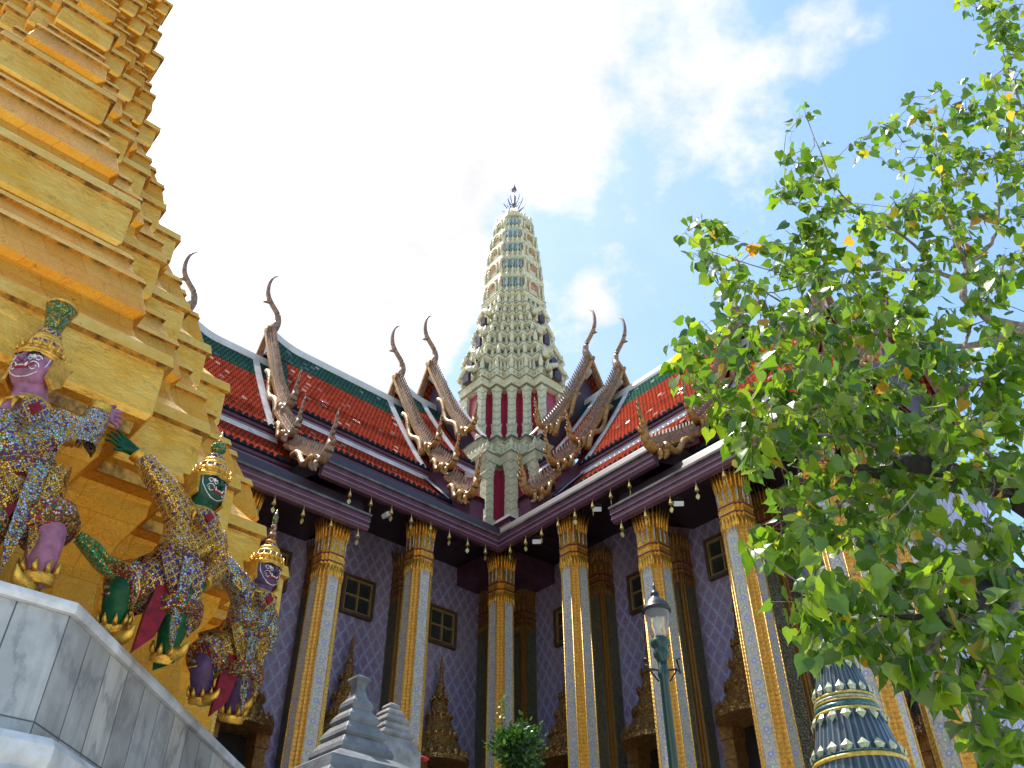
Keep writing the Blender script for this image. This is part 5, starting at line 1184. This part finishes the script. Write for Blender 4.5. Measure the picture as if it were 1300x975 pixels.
# ---------------------------------------------------------------- leaves
def leaf_cloud(name, leaves, material, parent, loc, shape='heart'):
    """each leaf: (point, tip direction, normal, size, tint): a folded, pointed blade of its own"""
    V, F, TI = [], [], []
    if shape == 'heart': half = [(0.0, 0.02), (0.30, -0.10), (0.50, 0.14), (0.42, 0.48), (0.16, 0.78), (0.03, 1.0), (0.0, 1.22)]
    else: half = [(0.0, 0.0), (0.22, 0.25), (0.26, 0.5), (0.14, 0.8), (0.0, 1.0)]
    for p, t, nrm_, sz, ti in leaves:
        t = t.normalized(); s_ = t.cross(nrm_)
        if s_.length < 1e-4: continue
        s_.normalize(); n_ = s_.cross(t); o = len(V); H = len(half)
        fold = random.uniform(.12, .40); curl = random.uniform(-.05, .28)
        for sg in (1, -1):
            for x, y in half: V.append(p - loc + (s_*(x*sg) + t*y + n_*(abs(x)*fold - curl*y*y*.5))*sz)
        mid = [len(V), len(V) + 1]; V.append(p - loc + (t*.40 - n_*curl*.08)*sz); V.append(p - loc + (t*.85 - n_*curl*.36)*sz)
        for q in range(2):
            b = o + q*H
            if shape == 'heart': fs = [(b, b+1, b+2, mid[0]), (mid[0], b+2, b+3), (mid[0], b+3, b+4, mid[1]), (mid[1], b+4, b+5, b+6)]
            else: fs = [(b, b+1, b+2, mid[0]), (mid[0], b+2, b+3, mid[1]), (mid[1], b+3, b+4)]
            for f in fs: F.append(f if q == 0 else f[::-1]); TI.append(ti)
    me = bpy.data.meshes.new(name); me.from_pydata([tuple(v) for v in V], [], F); me.materials.append(M[material])
    at_ = me.attributes.new('tint', 'FLOAT_COLOR', 'FACE'); buf = []
    for t in TI: buf += [t, t, t, 1.0]
    at_.data.foreach_set('color', buf); me.polygons.foreach_set('use_smooth', [True]*len(F)); me.update()
    o = bpy.data.objects.new(name, me); COL.objects.link(o); o.parent = parent; return o

# clipped shrub
sp_ = on_d(658, 948, 11.5); srng = random.Random(3)
shrub = empty('round_shrub', (sp_.x, sp_.y, 0), 0, 'round clipped green shrub with one tall sprig before the corner column', 'shrub')
mb = MB(); mb.tube([(sp_.x, sp_.y, 0), (sp_.x + .03, sp_.y, 2), (sp_.x, sp_.y, sp_.z)], [.06, .045, .03], 8)
LV = []; c0 = Vector((sp_.x, sp_.y, sp_.z - .05))
for i in range(70):
    d_ = Vector((srng.gauss(0, 1), srng.gauss(0, 1), srng.gauss(0, 1))).normalized(); tip = c0 + d_*srng.uniform(.22, .31)*Vector((1.05, 1.05, .95)).length/1.76
    mb.tube([c0 - Vector((0, 0, .15)), c0 + d_*.15, tip], [.014, .009, .003], 4)
    for j in range(34):
        p = tip + Vector((srng.gauss(0, .06), srng.gauss(0, .06), srng.gauss(0, .06))) - d_*srng.uniform(0, .10); LV.append((p, d_ + Vector((srng.gauss(0, .6), srng.gauss(0, .6), srng.gauss(.2, .6))), Vector((srng.gauss(0, 1), srng.gauss(0, 1), srng.gauss(.6, 1))), srng.uniform(.045, .085), min(.9, max(0, srng.gauss(.35, .22)))))
s0 = c0 + Vector((-.20, 0, .25))
mb.tube([c0, s0, s0 + Vector((-.02, 0, .38))], [.012, .008, .002], 4)
for j in range(34): LV.append((s0 + Vector((srng.gauss(-.01, .035), srng.gauss(0, .03), j*.012)), Vector((srng.gauss(0, .7), srng.gauss(0, .7), .5)), Vector((srng.gauss(0, 1), srng.gauss(0, 1), .5)), .07, .85))
mb.build('stem', M['bark'], shrub, (sp_.x, sp_.y, 0)); leaf_cloud('foliage', LV, 'shrub_leaf', shrub, Vector((sp_.x, sp_.y, 0)), 'oval')

# the bodhi tree on the right, close to the camera
rng = random.Random(11)
TB = on_d(1430, 900, 5.6); tloc = Vector((TB.x, TB.y, 0))
tree = empty('bodhi_tree', tloc, 0, 'bodhi tree with heart shaped leaves reaching in from the right, close by', 'tree')
BR = [  # surveyed limbs: (x, y, metres ahead, radius in metres)
    [(1440, 1500, 5.6, .24), (1430, 1000, 5.6, .20), (1420, 760, 5.5, .16), (1300, 634, 5.3, .085), (1230, 608, 5.2, .076), (1165, 590, 5.1, .070), (1120, 602, 5.0, .040), (1085, 590, 4.9, .02)],
    [(1425, 860, 5.5, .12), (1300, 738, 5.0, .060), (1240, 762, 4.8, .055), (1214, 786, 4.7, .050), (1196, 782, 4.6, .026), (1130, 782, 4.6, .012), (1062, 774, 4.7, .007)],
    [(1420, 760, 5.5, .12), (1390, 500, 5.9, .09), (1340, 420, 6.0, .06), (1222, 440, 5.9, .026), (1150, 428, 5.8, .020), (1066, 417, 5.7, .015), (989, 381, 5.5, .008), (930, 345, 5.4, .005)],
    [(1340, 420, 6.0, .06), (1270, 410, 6.0, .045), (1224, 378, 6.0, .036), (1226, 345, 6.0, .034), (1240, 325, 6.0, .030), (1261, 304, 6.0, .02), (1268, 262, 6.0, .012), (1262, 190, 6.0, .006)],
    [(1228, 345, 6.0, .028), (1214, 300, 5.9, .020), (1200, 255, 5.9, .014), (1186, 165, 5.8, .006)],
    [(1222, 362, 6.0, .03), (1194, 346, 5.9, .020), (1134, 342, 5.8, .014), (1066, 345, 5.6, .010), (992, 346, 5.4, .006), (905, 320, 5.3, .004)],
    [(1194, 346, 5.9, .02), (1148, 300, 5.8, .013), (1070, 248, 5.6, .009), (1038, 184, 5.5, .006), (1020, 138, 5.5, .003)],
    [(1165, 590, 5.1, .045), (1185, 546, 5.2, .034), (1198, 512, 5.3, .028), (1206, 484, 5.4, .022), (1232, 420, 5.8, .014)],
    [(1180, 576, 5.1, .026), (1215, 562, 5.1, .022), (1247, 569, 5.0, .020), (1268, 600, 4.9, .012)],
    [(1198, 512, 5.3, .022), (1222, 493, 5.3, .02), (1262, 476, 5.4, .02), (1330, 470, 5.6, .03)],
    [(1160, 592, 5.1, .03), (1100, 562, 5.0, .014), (996, 544, 4.9, .009), (939, 526, 4.8, .007), (875, 477, 4.7, .004)],
    [(1130, 782, 4.6, .010), (1029, 747, 4.6, .006), (982, 717, 4.6, .004), (945, 690, 4.6, .003)],
    [(1300, 738, 5.0, .04), (1270, 820, 4.7, .02), (1240, 880, 4.5, .012), (1250, 940, 4.4, .006)],
    [(1340, 420, 6.0, .05), (1330, 250, 6.0, .03), (1290, 120, 5.9, .015), (1265, 40, 5.8, .008)],
    [(1148, 300, 5.8, .010), (1090, 272, 5.7, .008), (1000, 255, 5.5, .004)],
    [(1066, 345, 5.6, .008), (960, 372, 5.3, .005), (880, 320, 5.2, .003)],
    [(1214, 786, 4.7, .02), (1160, 850, 4.6, .010), (1130, 870, 4.6, .005)]]
nodes = []
for q, b in enumerate(BR):
    pts = [on_d(x, y, d) for x, y, d, r_ in b]; rad = [r_ for *_, r_ in b]
    sp = spline([(*p, r_) for p, r_ in zip(pts, rad)], 5)
    pp = [Vector(s_[:3]) for s_ in sp]; rr = [max(.002, s_[3]) for s_ in sp]
    pp = [p + Vector((rng.gauss(0, 1), rng.gauss(0, 1), rng.gauss(0, 1)))*min(.02, r_*.25) for p, r_ in zip(pp, rr)]
    mb = MB(); mb.tube(pp, rr, 10 if rr[0] > .05 else 7)
    mb.build('trunk' if q == 0 else 'branch', M['bark_dark'] if q < 2 else M['bark'], tree, tloc)
    nodes += [(p, r_) for p, r_ in zip(pp, rr) if r_ < .05]
POLY = [(1222, -20), (1236, 55), (1180, 75), (1135, 108), (1130, 150), (1060, 175), (1030, 128), (1012, 138), (1015, 178), (985, 212), (975, 250), (1005, 285), (960, 310), (925, 290), (880, 270), (850, 282), (866, 322), (905, 372), (862, 425), (852, 450), (880, 505), (900, 555), (905, 592), (948, 600),
        (985, 575), (1000, 610), (975, 645), (980, 668), (945, 675), (938, 708), (965, 735), (1000, 715), (1040, 735), (1000, 770), (992, 800), (1012, 835), (1045, 850), (1072, 815), (1100, 825), (1108, 850), (1150, 870), (1175, 905), (1215, 905), (1235, 925), (1250, 975), (1340, 1000), (1340, -20)]
HOLES = [((1190, 60), 52), ((1110, 235), 26), ((1290, 560), 20), ((1240, 640), 20), ((1000, 470), 12), ((930, 400), 26), ((1165, 215), 16), ((1275, 300), 20), ((1255, 445), 16), ((1060, 300), 22), ((1045, 690), 18), ((1290, 650), 20)]
def inside(x, y, poly):
    c = False; j = len(poly) - 1
    for i in range(len(poly)):
        (x0, y0), (x1, y1) = poly[i], poly[j]
        if (y0 > y) != (y1 > y) and x < (x1 - x0)*(y - y0)/(y1 - y0) + x0: c = not c
        j = i
    return c
targets = [on_d(x, y, 5.6) for x, y in ((1030, 300), (1022, 322), (1040, 335), (1012, 300), (930, 385), (940, 400), (925, 410), (1100, 310), (1110, 330), (1020, 290), (1045, 315), (1280, 20), (1255, 35), (1290, 60), (1240, 10), (1270, 50), (1225, 0), (1260, 5), (1295, 90), (1280, 130), (1300, 170), (1265, 160), (1295, 220), (1250, 215), (1290, 265), (1300, 330), (1270, 350))]
while len(targets) < 780:
    x, y = rng.uniform(845, 1335), rng.uniform(-15, 995)
    if not inside(x, y, POLY): continue
    if any(math.dist((x, y), c) < r_ for c, r_ in HOLES): continue
    dense = 0.45 if y < 170 and x < 1180 else 0.6 if (x < 960 and y < 400) else 0.75 if y < 300 else 0.55 if y > 690 else 1.0
    if rng.random() > dense: continue
    d = rng.uniform(4.5, 6.4) if y > 330 else rng.uniform(5.2, 6.6)
    if y > 700: d = rng.uniform(4.2, 5.4)
    targets.append(on_d(x, y, d))
done = [(p, r_) for p, r_ in nodes]
rem = list(targets); tw = MB(); LV = []
best = [min(((p - q).length, k) for k, (q, _) in enumerate(done)) for p in rem]
while rem:
    i = min(range(len(rem)), key=lambda k: best[k][0]); p = rem.pop(i); dd, k = best.pop(i); q, r0 = done[k]
    md = p.lerp(q, .5) + Vector((rng.gauss(0, .05), rng.gauss(0, .05), rng.gauss(.03, .05)))*min(1, dd*2)
    r_a = min(.009, max(.0035, r0*.6)); tw.tube([q, md, p], [r_a*1.2, r_a, .0036], 5)
    done.append((p, .005)); kk = len(done) - 1
    for j in range(len(rem)):
        L = (rem[j] - p).length
        if L < best[j][0]: best[j] = (L, kk)
    nl = rng.randint(5, 9)
    for j in range(nl):
        f = rng.uniform(.35, 1.0); base = q.lerp(p, f) if rng.random() < .5 else p
        if (base - p).length > .35: base = p
        pet = Vector((rng.gauss(0, 1), rng.gauss(0, 1), rng.gauss(-.15, .7))).normalized()*rng.uniform(.03, .09)
        lp_ = base + Vector((rng.gauss(0, .045), rng.gauss(0, .045), rng.gauss(0, .045)))
        a = lp_ + pet; tw.tube([base, a], [.0016, .0012], 3)
        t = Vector((rng.gauss(0, .55), rng.gauss(0, .55), rng.gauss(-.75, .45))) + pet.normalized()*.5
        nrm_ = Vector((rng.gauss(0, .8), rng.gauss(0, .8), rng.gauss(.5, .7)))
        u = rng.random(); ti = 0.96 + .04*rng.random() if u < .028 else min(.9, max(.02, rng.gauss(.40, .30)))
        LV.append((a, t, nrm_, rng.triangular(.06, .155, .10), ti))
tw.build('twigs', M['bark'], tree, tloc)
leaf_cloud('foliage', LV, 'leaf', tree, tloc)
